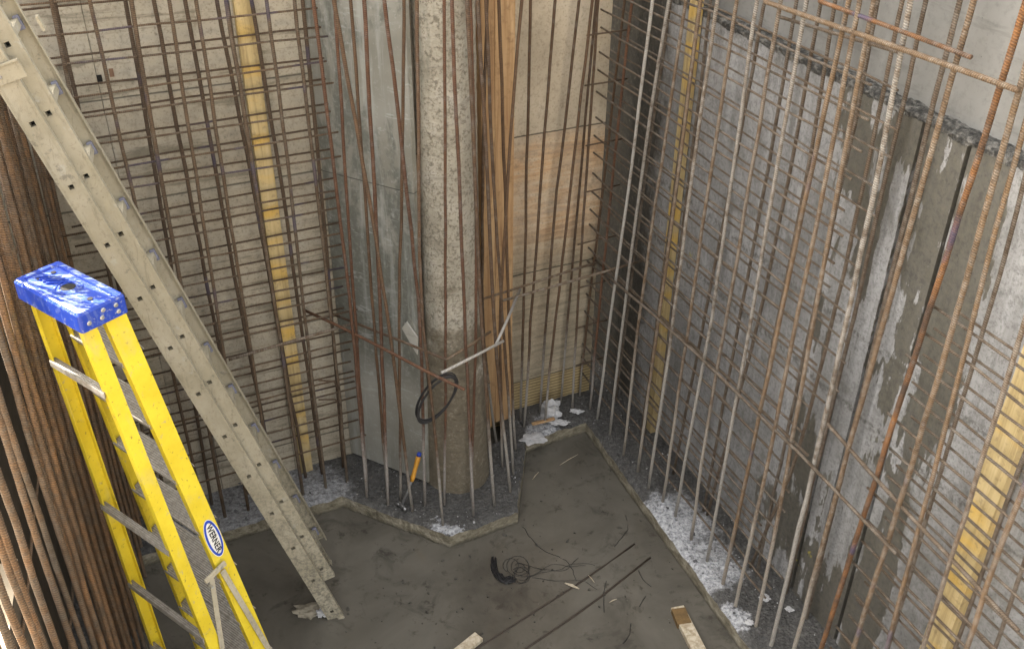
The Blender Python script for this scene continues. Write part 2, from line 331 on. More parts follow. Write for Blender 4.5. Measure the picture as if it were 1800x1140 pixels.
def m_yellow():
    g = G('yellow_fibreglass'); P = g.P(); n = g.noise(P, 6, 5, .6); n3 = g.noise(P, 50, 6, .75); s = g.noise(g.scale(P, 1, 1, .4), 16, 6, .7)
    c = g.mix(g.rng(n, .35, .65), (.58, .44, .02), (.68, .54, .035))
    c = g.mix(g.math('MULTIPLY', g.rng(s, .62, .68), .5), c, (.32, .24, .03))
    c = g.mix(g.math('MULTIPLY', g.rng(n3, .60, .66), .8), c, (.14, .11, .04))
    sm = g.noise(g.scale(P, 1.2, 1.2, .5), 7, 7, .7, .5); c = g.mix(g.math('MULTIPLY', g.rng(sm, .56, .68), .5), c, (.50, .42, .14))
    c = g.mix(g.math('MULTIPLY', g.rng(g.noise(P, 26, 5, .75), .62, .66), .6), c, (.34, .31, .24))
    return g.done(c, .45, n3, .12, .003, spec=.45)
M_YEL = m_yellow()
def m_tread():
    g = G('worn_ribbed_aluminium'); P = g.P(); n3 = g.noise(P, 40, 6, .7)
    d = g.dot(P, (math.sin(.632), math.cos(.632), 0))
    rib = g.math('SINE', g.math('MULTIPLY', d, 2*math.pi/.0085))
    c = g.mix(g.rng(n3, .4, .65), (.36, .335, .30), (.22, .20, .17))
    c = g.mix(g.rng(rib, -.2, .6, .35, 0), c, (.12, .11, .095))
    return g.done(c, .6, g.math('ADD', rib, n3), .5, .003, metal=.05)
M_TREAD = m_tread()
def m_cap():
    g = G('scuffed_sun_mottled_plastic'); P = g.P(); n = g.noise(P, 14, 5, .6, 1.2); n3 = g.noise(P, 60, 6, .7)
    m = g.n('Mapping'); g.l(P, m.inputs[0]); m.inputs['Rotation'].default_value = (0, 0, .9); m.inputs['Scale'].default_value = (9, 50, 9)
    sc2 = g.noise(m.outputs[0], 1.6, 4, .6, .4)
    c = g.mix(g.rng(g.math('ADD', g.math('MULTIPLY', sc2, .7), g.math('MULTIPLY', n, .4)), .58, .62, 0, .8), (.014, .045, .30), (.26, .33, .46))  # pale streaks paint sun mottling into the top, along with scuffs
    nz = g.xyz(g.n('NewGeometry').outputs['True Normal'])[2]
    c = g.mix(g.rng(nz, .5, .7, .8, 0), c, (.015, .045, .33))
    c = g.mix(g.math('MULTIPLY', g.rng(n3, .58, .66), .7), c, (.30, .32, .36))
    return g.done(c, .38, n3, .1, .002)
M_CAP = m_cap()
M_BLUEP = plain('blue_sticker', (.02, .06, .42), .4)
M_WHITE = plain('white_sticker', (.72, .72, .70), .4)
M_BLACK = plain('black_print', (.012, .012, .012), .4)
M_PURP = plain('bluish_rung_grip', (.20, .205, .27), .7)
M_HANDLE = plain('orange_rubber', (.62, .30, .04), .5)
M_DARK = plain('hole_shade', (.012, .011, .010), .9)  # near-black colour painted for the shade inside holes and bores
M_RAG = plain('grey_rag', (.30, .27, .21), .9)
M_RAGB = plain('brown_stain', (.16, .10, .04), .8)
M_PALE = plain('white_cement_lump', (.52, .52, .53), .85, 0, .5)
def m_ground():
    g = G('sandy_ground'); P = g.P(); n = g.noise(P, 3, 7, .65)
    return g.done(g.ramp(n, [(.3, (.28, .22, .15)), (.7, (.52, .44, .32))]), .9, n, .5, .03)
M_GROUND = m_ground()
M_BACK = wallmat('dark_pit_side', (.06, .048, .034), (.09, .073, .052), (.13, .105, .078), (.05, .04, .03), .4)
M_PANEL2 = wallmat('pale_scrap', (.33, .32, .29), (.40, .39, .35), (.46, .45, .41), (.22, .21, .19), .3)
M_CONC = wallmat('shade_block_concrete', (.3, .3, .28), (.36, .36, .34), (.42, .42, .4), (.25, .25, .23), .3)  # plain surface for the added block that shades the pit

# ------------------------------------------------------------------ mesh helpers
class MB:
    def __init__(s): s.v = []; s.f = []; s.uv = []; s.n = 0
    def add(s, V, Fc, UV=None):
        V = np.asarray(V, float); s.v.append(V)
        for f in Fc: s.f.append(tuple(int(i)+s.n for i in f))
        s.uv.append(UV if UV is not None else np.zeros((sum(len(f) for f in Fc), 2)))
        s.n += len(V); return s
    def box(s, c, ax, hs):
        ax = np.array(ax, float); c = np.array(c, float); V = []
        for i in (-1, 1):
            for j in (-1, 1):
                for k in (-1, 1): V.append(c + ax[0]*i*hs[0] + ax[1]*j*hs[1] + ax[2]*k*hs[2])
        return s.add(V, [(0, 1, 3, 2), (4, 6, 7, 5), (0, 4, 5, 1), (2, 3, 7, 6), (0, 2, 6, 4), (1, 5, 7, 3)])
    def prism(s, poly, a, b, ax=None):
        """poly: list of 3D points, extruded by the vector b-a"""
        P = np.array(poly, float) + np.array(a); Q = np.array(poly, float) + np.array(b); n = len(P)
        return s.add(np.vstack([P, Q]), [tuple(range(n))[::-1], tuple(range(n, 2*n))] + [(i, (i+1) % n, (i+1) % n+n, i+n) for i in range(n)])
    def tube(s, pts, r, sides=8, rib=0, step=None, closed=False, cap=True):
        pts = np.array(pts, float)
        d = np.linalg.norm(np.diff(pts, axis=0), axis=1); acc = np.r_[0, np.cumsum(d)]
        if step:
            k = max(2, int(acc[-1]/step)+1); t = np.linspace(0, acc[-1], k)
            pts = np.stack([np.interp(t, acc, pts[:, i]) for i in range(3)], 1); acc = t
        n = len(pts)
        T = np.gradient(pts, axis=0)
        if closed: T[0] = T[-1] = pts[1]-pts[-2]
        T /= np.linalg.norm(T, axis=1)[:, None]+1e-12
        ref = np.array([.13, -.31, .94]) if abs(T[0] @ np.array([.13, -.31, .94])) < .9 else np.array([1., .2, 0])
        A = ref - T*(T@ref)[:, None]; A /= np.linalg.norm(A, axis=1)[:, None]; B = np.cross(T, A)
        th = np.arange(sides)*2*np.pi/sides
        rr = np.full((n, sides), r) if np.isscalar(r) else np.repeat(np.array(r)[:, None], sides, 1)
        if rib:
            ph = acc[:, None]/.0105*2*np.pi + th[None, :]*2
            rr = rr*(1+rib*np.clip(np.sin(ph)*1.4, -.6, 1))
        V = pts[:, None, :] + rr[..., None]*(np.cos(th)[None, :, None]*A[:, None, :] + np.sin(th)[None, :, None]*B[:, None, :])
        V = V.reshape(-1, 3); i = np.arange(n-1)[:, None]*sides; j = np.arange(sides)[None, :]; j2 = (j+1) % sides
        Fq = np.stack([i+j, i+j2, i+sides+j2, i+sides+j], -1).reshape(-1, 4)
        u0 = np.broadcast_to(j/sides, (n-1, sides)); u1 = np.broadcast_to((j+1)/sides, (n-1, sides))
        v0 = np.broadcast_to(acc[:-1, None], (n-1, sides)); v1 = np.broadcast_to(acc[1:, None], (n-1, sides))
        UV = np.stack([np.stack([u0, v0], -1), np.stack([u1, v0], -1), np.stack([u1, v1], -1), np.stack([u0, v1], -1)], 2).reshape(-1, 2)
        faces = list(map(tuple, Fq))
        if cap and not closed:
            faces += [tuple(range(sides))[::-1], tuple(range((n-1)*sides, n*sides))]
            UV = np.vstack([UV, np.tile([[.5, 0]], (sides, 1)), np.tile([[.5, acc[-1]]], (sides, 1))])
        return s.add(V, faces, UV)
    def lathe(s, prof, c, sides=24, wob=0):
        V = []; n = len(prof)
        for (r, z) in prof:
            for k in range(sides):
                t = 2*math.pi*k/sides; q = r*(1+random.uniform(-wob, wob)); V.append((c[0]+q*math.cos(t), c[1]+q*math.sin(t), c[2]+z))
        return s.add(V, [(i*sides+k, i*sides+(k+1) % sides, (i+1)*sides+(k+1) % sides, (i+1)*sides+k) for i in range(n-1) for k in range(sides)])
    def build(s, name, mat, parent=None, smooth=False, origin=None, bevel=0):
        me = bpy.data.meshes.new(name); V = np.vstack(s.v)
        if parent is not None:
            org = np.array(parent.location); 
            pp = parent
            while pp.parent is not None: pp = pp.parent; org = org+np.array(pp.location)
            loc = np.zeros(3)
            if origin is not None: loc = np.array(origin)-org; org = np.array(origin)
        else:
            org = np.array(origin) if origin is not None else np.array([V[:, 0].mean(), V[:, 1].mean(), V[:, 2].min()]); loc = org
        V = V-org
        flat = [i for f in s.f for i in f]; tot = [len(f) for f in s.f]
        me.vertices.add(len(V)); me.vertices.foreach_set('co', V.ravel())
        me.loops.add(len(flat)); me.loops.foreach_set('vertex_index', flat)
        me.polygons.add(len(tot)); st = np.r_[0, np.cumsum(tot)[:-1]]
        me.polygons.foreach_set('loop_start', st.astype(int)); me.polygons.foreach_set('loop_total', tot)
        me.update(calc_edges=True)
        uvl = me.uv_layers.new(name='UVMap'); uvl.data.foreach_set('uv', np.vstack(s.uv).ravel())
        me.polygons.foreach_set('use_smooth', [bool(smooth)]*len(tot))
        me.validate(); me.materials.append(mat)
        o = bpy.data.objects.new(name, me); col.objects.link(o); o.location = loc
        if parent is not None: o.parent = parent
        if bevel:
            b = o.modifiers.new('bevel', 'BEVEL'); b.width = bevel; b.segments = 2; b.limit_method = 'ANGLE'
        return o
def tag(o, label, cat, group=None, kind=None):
    if kind: o['kind'] = kind
    if label: o['label'] = label
    if cat: o['category'] = cat
    if group: o['group'] = group
    return o
def thing(name, loc, label, cat, group=None):
    o = bpy.data.objects.new(name, None); col.objects.link(o); o.location = tuple(loc); o.empty_display_size = .1
    return tag(o, label, cat, group)
ORD = ['', 'first', 'second', 'third', 'fourth', 'fifth', 'sixth', 'seventh', 'eighth', 'ninth', 'tenth', 'eleventh', 'twelfth', 'thirteenth', 'fourteenth', 'fifteenth', 'sixteenth', 'seventeenth', 'eighteenth', 'nineteenth', 'twentieth']
def ordw(i):
    if i <= 20: return ORD[i]
    if i < 30: return 'twenty-'+ORD[i-20]
    if i == 30: return 'thirtieth'
    if i < 40: return 'thirty-'+ORD[i-30]
    return 'fortieth' if i == 40 else 'forty-'+ORD[i-40]

# ------------------------------------------------------------------ setting
mb = MB(); mb.add([(-3.2, -1.2, 0), (4.6, -1.2, 0), (4.6, 8.2, 0), (-3.2, 8.2, 0)], [(0, 1, 2, 3)])
tag(mb.build('water', M_WATER), None, None, None, 'structure')
# ground around the pit: a sunlit bench beyond the left cage, ground level outside
mb = MB()
_ka, _kb = R(-5.3, -.44, 0), R(-2.2, -.63, 0); _kd = (_kb-_ka)/np.linalg.norm(_kb-_ka)
a0 = _ka+_kd*2.15-NR*.13+ZZ*2.02; b0 = _ka+_kd*7-NR*.13+ZZ*2.02
mb.add([a0, b0, b0-NR*14, a0-NR*14], [(0, 1, 2, 3)])
gnd = tag(mb.build('ground', M_GROUND), None, None, None, 'structure')
mb = MB(); mb.add([(-60, -60, -.3), (60, -60, -.3), (60, 60, -.3), (-60, 60, -.3)], [(0, 1, 2, 3)])
tag(mb.build('ground', M_GROUND), None, None, None, 'structure')

# footing that runs round the foot of the walls
def O_(p): return np.array([p[0], p[1]])
def chain():
    pr = []
    def seg(o0, o1, i0, i1, n):
        for k in range(n): t = k/n; pr.append((o0*(1-t)+o1*t, i0*(1-t)+i1*t))
    A = lambda v: v[:2]
    c3o, c3i = A(R(-4.9, -.33, 0)), A(R(-5.2, -.9, 0))
    o1, i1 = np.array([-1.165, 5.105]), A(L(1.24, 5.6, 0))
    cl_o = A(L(-.30, 5.11, 0)); cl_i = A(L(-1.0, 5.6, 0))
    seg(A(R(-1.0, -.30, 0)), cl_o, A(R(-1.0, -.92, 0)), cl_i, 60)
    seg(cl_o, o1, cl_i, i1, 40)
    o2, i2 = np.array([-.400, 4.728]), np.array([-.42, 5.5])
    seg(o1, o2, i1, i2, 34)
    o3, i3 = np.array([.052, 4.966]), np.array([-.05, 5.7])
    seg(o2, o3, i2, i3, 22)
    o4, i4 = np.array([.115, 5.72]), A(L(2.5, 5.62, 0))
    seg(o3, o4, i3, i4, 30)
    o5, i5 = np.array([.572, 5.965]), A(R(-6.35, 3.36, 0))
    seg(o4, o5, i4, i5, 22)
    o6, i6 = A(R(-1.0, 2.735, 0)), A(R(-1.0, 3.36, 0))
    seg(o5, o6, i5, i6, 150); pr.append((o6, i6))
    return pr
pr = chain(); NA = 16; V = []; uvd = []
from mathutils import noise as mn
for (o, i) in pr:
    j = .012*mn.noise(Vector((o[0]*9, o[1]*9, 3)))+.008*mn.noise(Vector((o[0]*31, o[1]*31, 3)))
    dirn = (i-o)/np.linalg.norm(i-o)
    oo = o + dirn*j
    V.append((*(oo-dirn*.004), -.06)); V.append((*(oo-dirn*.002), .05)); 
    for k in range(NA+1):
        t = k/NA; p = oo*(1-t)+i*t
        z = .112 + .012*mn.noise(Vector((p[0]*7, p[1]*7, 0))) + .008*mn.noise(Vector((p[0]*23, p[1]*23, 5))) + .02*t*t
        if k == 0: z -= .012 + .008*random.random()
        V.append((*p, z))
rw = NA+3; Fc = [(a*rw+b, a*rw+b+1, (a+1)*rw+b+1, (a+1)*rw+b) for a in range(len(pr)-1) for b in range(rw-1)]
Fc = [f[::-1] for f in Fc]
mb = MB(); mb.add(V, Fc); foot = mb.build('concrete_footing', M_LEDGE)
tag(foot, 'low grey concrete footing with white lime dust running round the muddy water', 'footing')

# left formwork wall
mb = MB(); c = L(.34, 5.56, 2.1)
WH = 4.3
def slab(u0, u1, n0, n1, z0, z1, fr=L):
    m_ = MB(); return m_.prism([fr(u0, n0, z0), fr(u1, n0, z0), fr(u1, n1, z0), fr(u0, n1, z0)], (0, 0, 0), (0, 0, z1-z0))
lw = thing('formwork_wall', L(.3, 5.5, 0), 'cement-stained tan formwork wall behind the rusty mesh on the left', 'wall')
slab(-1.1, .16, 5.5, 5.6, -.1, WH).build('wall_panel', M_PLYL, lw)
slab(.163, .892, 5.502, 5.6, -.1, WH).build('wall_panel', M_PLYL, lw)
slab(.895, 1.60, 5.5, 5.6, -.1, WH).build('wall_panel', M_PLYL, lw)
# small hole and its patch
hp = pl(175, 138, NL, 5.498)
mb = MB(); mb.box(hp, [UL, NL, ZZ], [.013, .004, .018]); mb.build('hole', M_DARK, lw)
hp = pl(196, 128, NL, 5.497)
mb = MB(); mb.box(hp, [UL, NL, ZZ], [.011, .002, .022]); mb.build('patch', M_STUDD, lw)

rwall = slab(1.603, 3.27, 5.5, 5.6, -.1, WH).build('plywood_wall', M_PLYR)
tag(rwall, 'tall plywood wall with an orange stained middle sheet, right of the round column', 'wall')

# round column and grey chamfer panel
prof = [(.235, -.1), (.232, .12), (.226, .3), (.218, .6), (.208, .9), (.194, 1.2), (.184, 1.6), (.178, 2.2), (.174, 3.0), (.17, WH)]
P2 = []
for (r0, z0), (r1, z1) in zip(prof, prof[1:]):
    k = max(2, int((z1-z0)/.05))
    for i in range(k): t = i/k; P2.append((r0+(r1-r0)*t, z0+(z1-z0)*t))
P2.append(prof[-1]); mb = MB(); mb.lathe(P2, (-.385, 5.36, 0), 40, .012)
tag(mb.build('concrete_column', M_COL, smooth=True, origin=(-.385, 5.36, 0)), 'rough round concrete column with a stained brown foot in the middle', 'column')
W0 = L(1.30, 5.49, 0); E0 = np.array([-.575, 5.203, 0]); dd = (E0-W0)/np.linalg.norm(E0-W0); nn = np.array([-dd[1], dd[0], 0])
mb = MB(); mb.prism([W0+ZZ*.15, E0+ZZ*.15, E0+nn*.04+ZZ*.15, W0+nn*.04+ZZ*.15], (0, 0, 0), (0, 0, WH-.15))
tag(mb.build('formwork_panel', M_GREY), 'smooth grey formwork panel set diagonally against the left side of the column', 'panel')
# timber studs right of the column
for (u0, u1, n0, lab) in ((2.305, 2.395, 5.38, 'orange timber stud nearer the round column, behind crowded rusty bars'), (2.41, 2.545, 5.41, 'wide orange timber stud against the plywood wall edge')):
    tag(slab(u0, u1, n0, n0+.085, .12, WH).build('timber_stud', M_STUD, bevel=.003), lab, 'timber', 'timber studs between column and plywood')
# yellow boards
m_ = slab(.909, 1.003, 5.445, 5.497, .12, WH); tag(m_.build('yellow_board', M_YB, bevel=.002), 'tall yellow painted board upright against the left formwork wall', 'board', 'yellow painted boards')
m_ = slab(-5.035, -4.965, 3.19, 3.243, .12, WH, R); tag(m_.build('yellow_board', M_YB, bevel=.002), 'slim yellow board upright near the dark corner on the right wall', 'board', 'yellow painted boards')
m_ = slab(-2.27, -2.14, 3.17, 3.243, .1, 2.62, R); tag(m_.build('yellow_board', M_YB, bevel=.002), 'wide pale yellow board at the lower right behind the mesh', 'board', 'yellow painted boards')

# right cast wall with two recessed grooves, and panel on top
TOP = 3.25
prof = [(-6.62, 3.25)]
for (u, wd) in ((-3.285, .022), (-3.128, .026), (-2.86, .024)):
    prof += [(u-wd/2, 3.25), (u-wd/2, 3.285), (u+wd/2, 3.285), (u+wd/2, 3.25)]
prof += [(.5, 3.25), (.5, 3.55), (-6.62, 3.55)]
mb = MB(); mb.prism([R(u, n, -.1) for u, n in prof], (0, 0, 0), (0, 0, TOP-.03+.1))
tag(mb.build('concrete_wall', M_RIGHT), 'grey cast concrete wall with dark wet run-off streaks along the right side', 'wall')
# rough lip of the pour
V = []; nu = 520; nk = 9
for i in range(nu+1):
    u = -6.6 + i*(7.0/nu)
    for k in range(nk):
        t = k/(nk-1); n = 3.244+.1*max(0, t-.2)/.8
        z = TOP-.03 + .022*min(1, t/.3) + .012*mn.noise(Vector((u*9, t*3, 0))) + .008*mn.noise(Vector((u*41, t*7, 2)))
        if k == 0: z = TOP-.034-.035*abs(mn.noise(Vector((u*5, 0, 9))))-.016*abs(mn.noise(Vector((u*33, 0, 9)))); n = 3.247
        V.append(R(u, n+.006*mn.noise(Vector((u*20, t*9, 4))), z))
mb = MB(); mb.add(V, [(a*nk+b, (a+1)*nk+b, (a+1)*nk+b+1, a*nk+b+1) for a in range(nu) for b in range(nk-1)])
tag(mb.build('pour_edge', M_LIP), 'rough black broken concrete edge along the top of the cast wall', 'concrete edge')
up_ = thing('formwork_panel', R(-3, 3.34, 3.2), 'pale formwork panels standing above the rough edge of the right wall', 'panel')
slab(-6.6, -3.9, 3.342, 3.36, 3.2, 5.0, R).build('panel_sheet', M_PANEL, up_)
slab(-3.895, -2.405, 3.34, 3.36, 3.2, 5.0, R).build('panel_sheet', M_PANEL, up_)
slab(-2.40, .5, 3.342, 3.36, 3.2, 5.0, R).build('panel_sheet', M_PANEL, up_)

# left side behind the dense cage
m_ = slab(-5.9, -3.13, -.96, -.88, -.1, 3.2, R); tag(m_.build('pit_side_wall', M_BACK), 'dark timbered side of the pit behind the dense cage on the left', 'wall')
a1, b1 = a0*[1, 1, 0], b0*[1, 1, 0]; m_ = MB(); m_.prism([a1, b1, b1-NR*.08, a1-NR*.08], -ZZ*.1, ZZ*2.01); tag(m_.build('retaining_wall', M_BACK), 'low retaining wall under the sunlit ground behind the cage', 'wall')
# tall block added out of view to keep the sun off the pit
q0 = np.array([-5.44, 5.30, 0]); dv = np.array([.46, .80, 0]); dv /= np.linalg.norm(dv); sv = np.array([-.80, .46, 0])/math.hypot(.8, .46)
mb = MB(); mb.prism([q0-ZZ*.3, q0+dv*9-ZZ*.3, q0+dv*9+sv*5-ZZ*.3, q0+sv*5-ZZ*.3], (0, 0, 0), (0, 0, 17))
nb = thing('shade_block', q0, 'tall plain block added outside the left edge to shade the pit', 'light blocker')
mb.build('wall', M_CONC, nb)  # body of the added shade block

# ------------------------------------------------------------------ reinforcement meshes
def line_on(n, o, pts, z0=None, z1=None):
    """survey a bar: photo points put on a vertical plane, then run on to the heights z0 / z1"""
    Q = [pl(x, y, n, o) for x, y in pts]
    if Q[0][2] < Q[-1][2]: Q = Q[::-1]
    if z1 is not None:
        d = Q[0]-Q[1]; Q.insert(0, Q[0]+d*(z1-Q[0][2])/d[2])
    if z0 is not None:
        d = Q[-1]-Q[-2]
        if Q[-1][2] > z0+.02:
            if len(Q) > 2: pass
            Q.append(Q[-1]+d*(z0-Q[-1][2])/d[2])
    return np.array(Q)
def smoothpts(Q, step=.22, wob=.0018):
    Q = np.array(Q); d = np.linalg.norm(np.diff(Q, axis=0), axis=1); a = np.r_[0, np.cumsum(d)]
    k = max(3, int(a[-1]/step)); t = np.linspace(0, a[-1], k)
    S = np.stack([np.interp(t, a, Q[:, i]) for i in range(3)], 1)
    for _ in range(2):
        S[1:-1] = (S[:-2]+2*S[1:-1]+S[2:])/4
    S[1:-1] += rng.normal(0, wob, S[1:-1].shape)
    return S
def bar(Q, r, mat, name='steel_bar', parent=None, rib=0, sides=8, wob=.0018):
    r = r*(.72 if name == 'horizontal_bar' else (1 if mat is M_CAGE else .80))
    mb = MB(); Q = np.array(Q); S = smoothpts(Q, wob=wob)
    mb.tube(S, r, sides, rib, .0034 if rib else None)
    o = mb.build(name, mat, parent, smooth=True, origin=Q[np.argmin(Q[:, 2])])
    return o
def tie_knots(parent, spots, axis):
    me = None
    for p in spots:
        if me is None:
            t = np.linspace(0, 2*np.pi*1.6, 18); m2 = MB()
            m2.tube(np.stack([.017*np.cos(t), .017*np.sin(t)*.5, .017*np.sin(t)+.004*t/6], 1), .0022, 4)
            m2.tube([(0.01, -.01, 0), (.02, -.028, .012), (.035, -.036, .004)], .002, 4)
            ob = m2.build('tie_wire', M_TIE, parent, origin=np.array(parent.location)); me = ob.data
            V = np.zeros(len(me.vertices)*3); me.vertices.foreach_get('co', V)
            V += np.tile(np.array(parent.location)-np.array(parent.location), len(me.vertices)); me.vertices.foreach_set('co', V)
            ob.location = p-np.array(parent.location)
        else:
            ob = bpy.data.objects.new('tie_wire', me); col.objects.link(ob); ob.parent = parent; ob.location = p-np.array(parent.location)
        ob.rotation_euler = (random.uniform(-.4, .4), random.uniform(-.5, .5), axis+random.uniform(-.5, .5))

# left wall: front layer
lf = thing('reinforcement_mesh', L(.5, 5.24, .12), 'front rusty rebar mesh of the left wall, nearest the ladders', 'rebar mesh', 'rebar meshes')
lb = thing('reinforcement_mesh', L(.5, 5.40, .12), 'back rusty rebar mesh tight against the left formwork wall', 'rebar mesh', 'rebar meshes')
NF, NB = 5.235, 5.39
fv = [[(91.6, 12), (112.6, 110.5)], [(160, 12), (234, 343)], [(232, 12), (279.7, 297), (316, 488)], [(299.5, 12), (343, 297), (386.8, 577)],
      [(346, 12), (390.8, 297), (461.3, 741.6)], [(400, 12), (444.7, 297), (489.5, 577), (528, 839)], [(469.7, 12), (508, 297), (538, 580), (573, 857)],
      [(518.4, 12), (552.6, 297), (584, 569), (610, 839)]]
bv = [[(98, 12), (136, 181.6)], [(223, 12), (270.5, 289.5)], [(273, 12), (325.8, 297), (379, 577)], [(328, 12), (379, 297), (429, 577), (460, 728)],
      [(383, 12), (439.5, 297), (484, 543)], [(443.4, 12), (492, 297), (529, 569), (565, 823)], [(533, 12), (562, 297), (581.6, 543)]]
for q in fv: bar(line_on(NL, NF, q, .11, 4.25), .0125 if q[0][0] not in (232, 400) else .0145, M_MESH, 'vertical_bar', lf)
for q in bv: bar(line_on(NL, NB, q, .11, 4.25), .0135, M_MESHB, 'vertical_bar', lb)
ys = [(431, y) for y in (26, 63, 78, 116, 129, 158, 167, 204, 216, 247, 259, 283, 299)] + [(480, y) for y in (334, 352, 368, 385, 415.5, 430, 455, 472, 493, 511.6, 528.7, 545.8, 567, 577)] + [(510, y) for y in (603, 627, 639, 659, 677, 690, 698, 711, 728, 752, 768, 802)]
front = True; sF = []
for k, (x, y) in enumerate(ys):
    front = (k % 2 == 0)
    n = NF+.026 if front else NB+.026
    z = pl(x, y, NL, n)[2]; ue = (1.335 if front else 1.36)+random.uniform(-.03, .05)
    u0 = -.16+random.uniform(-.05, .05)
    tilt = random.uniform(-.012, .012)
    bar([L(u0, n, z+tilt-.004), L(.6, n, z), L(ue, n, z-tilt)], .0085, M_MESH if front else M_MESHB, 'horizontal_bar', lf if front else lb, sides=6, wob=.002)
    if front: sF.append(z)
# upper rows above the frame
for k in range(5):
    z = 3.53+.15*k
    bar([L(-.2, NF+.024, z), L(1.36, NF+.024, z)], .0085, M_MESH, 'horizontal_bar', lf, sides=6)
    bar([L(-.2, NB+.024, z-.06), L(1.36, NB+.024, z-.06)], .0085, M_MESHB, 'horizontal_bar', lb, sides=6)
spots = []
for q in fv[2:]:
    QQ = line_on(NL, NF, q, .11, 4.25)
    for z in sF[1::2]:
        if random.random() < .62: 
            o_ = np.argsort(QQ[:, 2]); spots.append(np.array([np.interp(z, QQ[o_, 2], QQ[o_, i]) for i in range(3)]))
tie_knots(lf, spots[:48], YA)

# right wall meshes
rf = thing('reinforcement_mesh', R(-4.3, 3.0, .12), 'long rebar mesh in front of the right wall, ending before the wet streaks', 'rebar mesh', 'rebar meshes')
rb = thing('reinforcement_mesh', R(-4.3, 3.14, .12), 'back rebar mesh close to the right wall behind the slim yellow board', 'rebar mesh', 'rebar meshes')
rr_ = thing('reinforcement_mesh', R(-2.0, 3.0, .12), 'rebar mesh at the right edge in front of the wide pale board', 'rebar mesh', 'rebar meshes')
NRF, NRB = 2.93, 3.12
for k in range(23):
    z = 3.41-.141*k+random.uniform(-.012, .012)
    tl = random.uniform(-.02, .02)
    ue = -3.14+random.uniform(-.035, .03) if k < 14 else -3.0+random.uniform(-.2, .1)
    if 14 <= k < 17: ue = -3.32
    bar([R(-5.86+random.uniform(-.04, .04), NRF, z+tl), R(-4.5, NRF, z), R(ue, NRF, z-tl)], .0095, M_RM, 'horizontal_bar', rf, sides=6, wob=.003)
for k in range(22):
    z = 3.36-.141*k+random.uniform(-.015, .015)
    ue = -3.16+random.uniform(-.05, .05) if k < 13 else -3.5+random.uniform(-.2, .2)
    bar([R(-5.93, NRB-.022, z), R(-4.5, NRB-.022, z), R(ue, NRB-.022, z+random.uniform(-.02, .02))], .0085, M_RM, 'horizontal_bar', rb, sides=6, wob=.003)
# lower mesh at the far right
for k in range(17):
    z = 2.66-.155*k+random.uniform(-.015, .015)
    us = -2.6+random.uniform(-.05, .05)
    bar([R(us, NRF+.02, z+.01), R(-1.6, NRF+.02, z), R(-.7, NRF+.02, z)], .0095, M_RM, 'horizontal_bar', rr_, sides=6, wob=.003)
    us = -2.63+random.uniform(-.08, .05)
    bar([R(us, NRB-.01, z-.06), R(-1.6, NRB-.01, z-.07), R(-.7, NRB-.01, z-.07)], .009, M_RM, 'horizontal_bar', rr_, sides=6, wob=.003)
for q in ([(1176, 24), (1137, 290), (1100, 570)], [(1225, 40), (1190, 300), (1155, 560)], [(1248, 12), (1213, 300), (1180, 560)],
          [(1398.7, 12), (1350, 297), (1306, 530)], [(1443, 12), (1389, 297), (1333, 569), (1290, 730)], [(1467, 12), (1421, 297), (1372, 540)],
          [(1542, 12), (1523.7, 118), (1495, 250)], [(1289, 300), (1273, 385), (1244, 530)], [(1584, 12), (1524, 297), (1461.6, 575), (1409, 784), (1317, 1000)]):
    bar(line_on(NR, NRB, q, .12, 4.3), .0125, M_RM, 'vertical_bar', rb)
for q in ([(1792, 354), (1731.6, 577), (1681.6, 731), (1647, 849)], [(1784.7, 845), (1740, 966), (1682, 1129)], [(1790, 1019), (1756, 1116)]):
    bar(line_on(NR, NRB-.02, q, .12, 3.6), .0115, M_RM, 'vertical_bar', rr_)
# small returns at the corner between plywood and right wall
for k in range(9):
    z = 3.4-.36*k+random.uniform(-.03, .03)
    bar([L(3.0+random.uniform(-.03, .05), 5.30, z), L(3.12, 5.3, z+.005), L(3.30, 5.31, z)], .008, M_MESHB, 'horizontal_bar', rb, sides=6)
spots = []
for _ in range(40):
    u = random.uniform(-5.4, -3.3); spots.append(R(u, NRF-.012, 3.41-.141*random.randint(0, 18)))
tie_knots(rf, spots, YB)

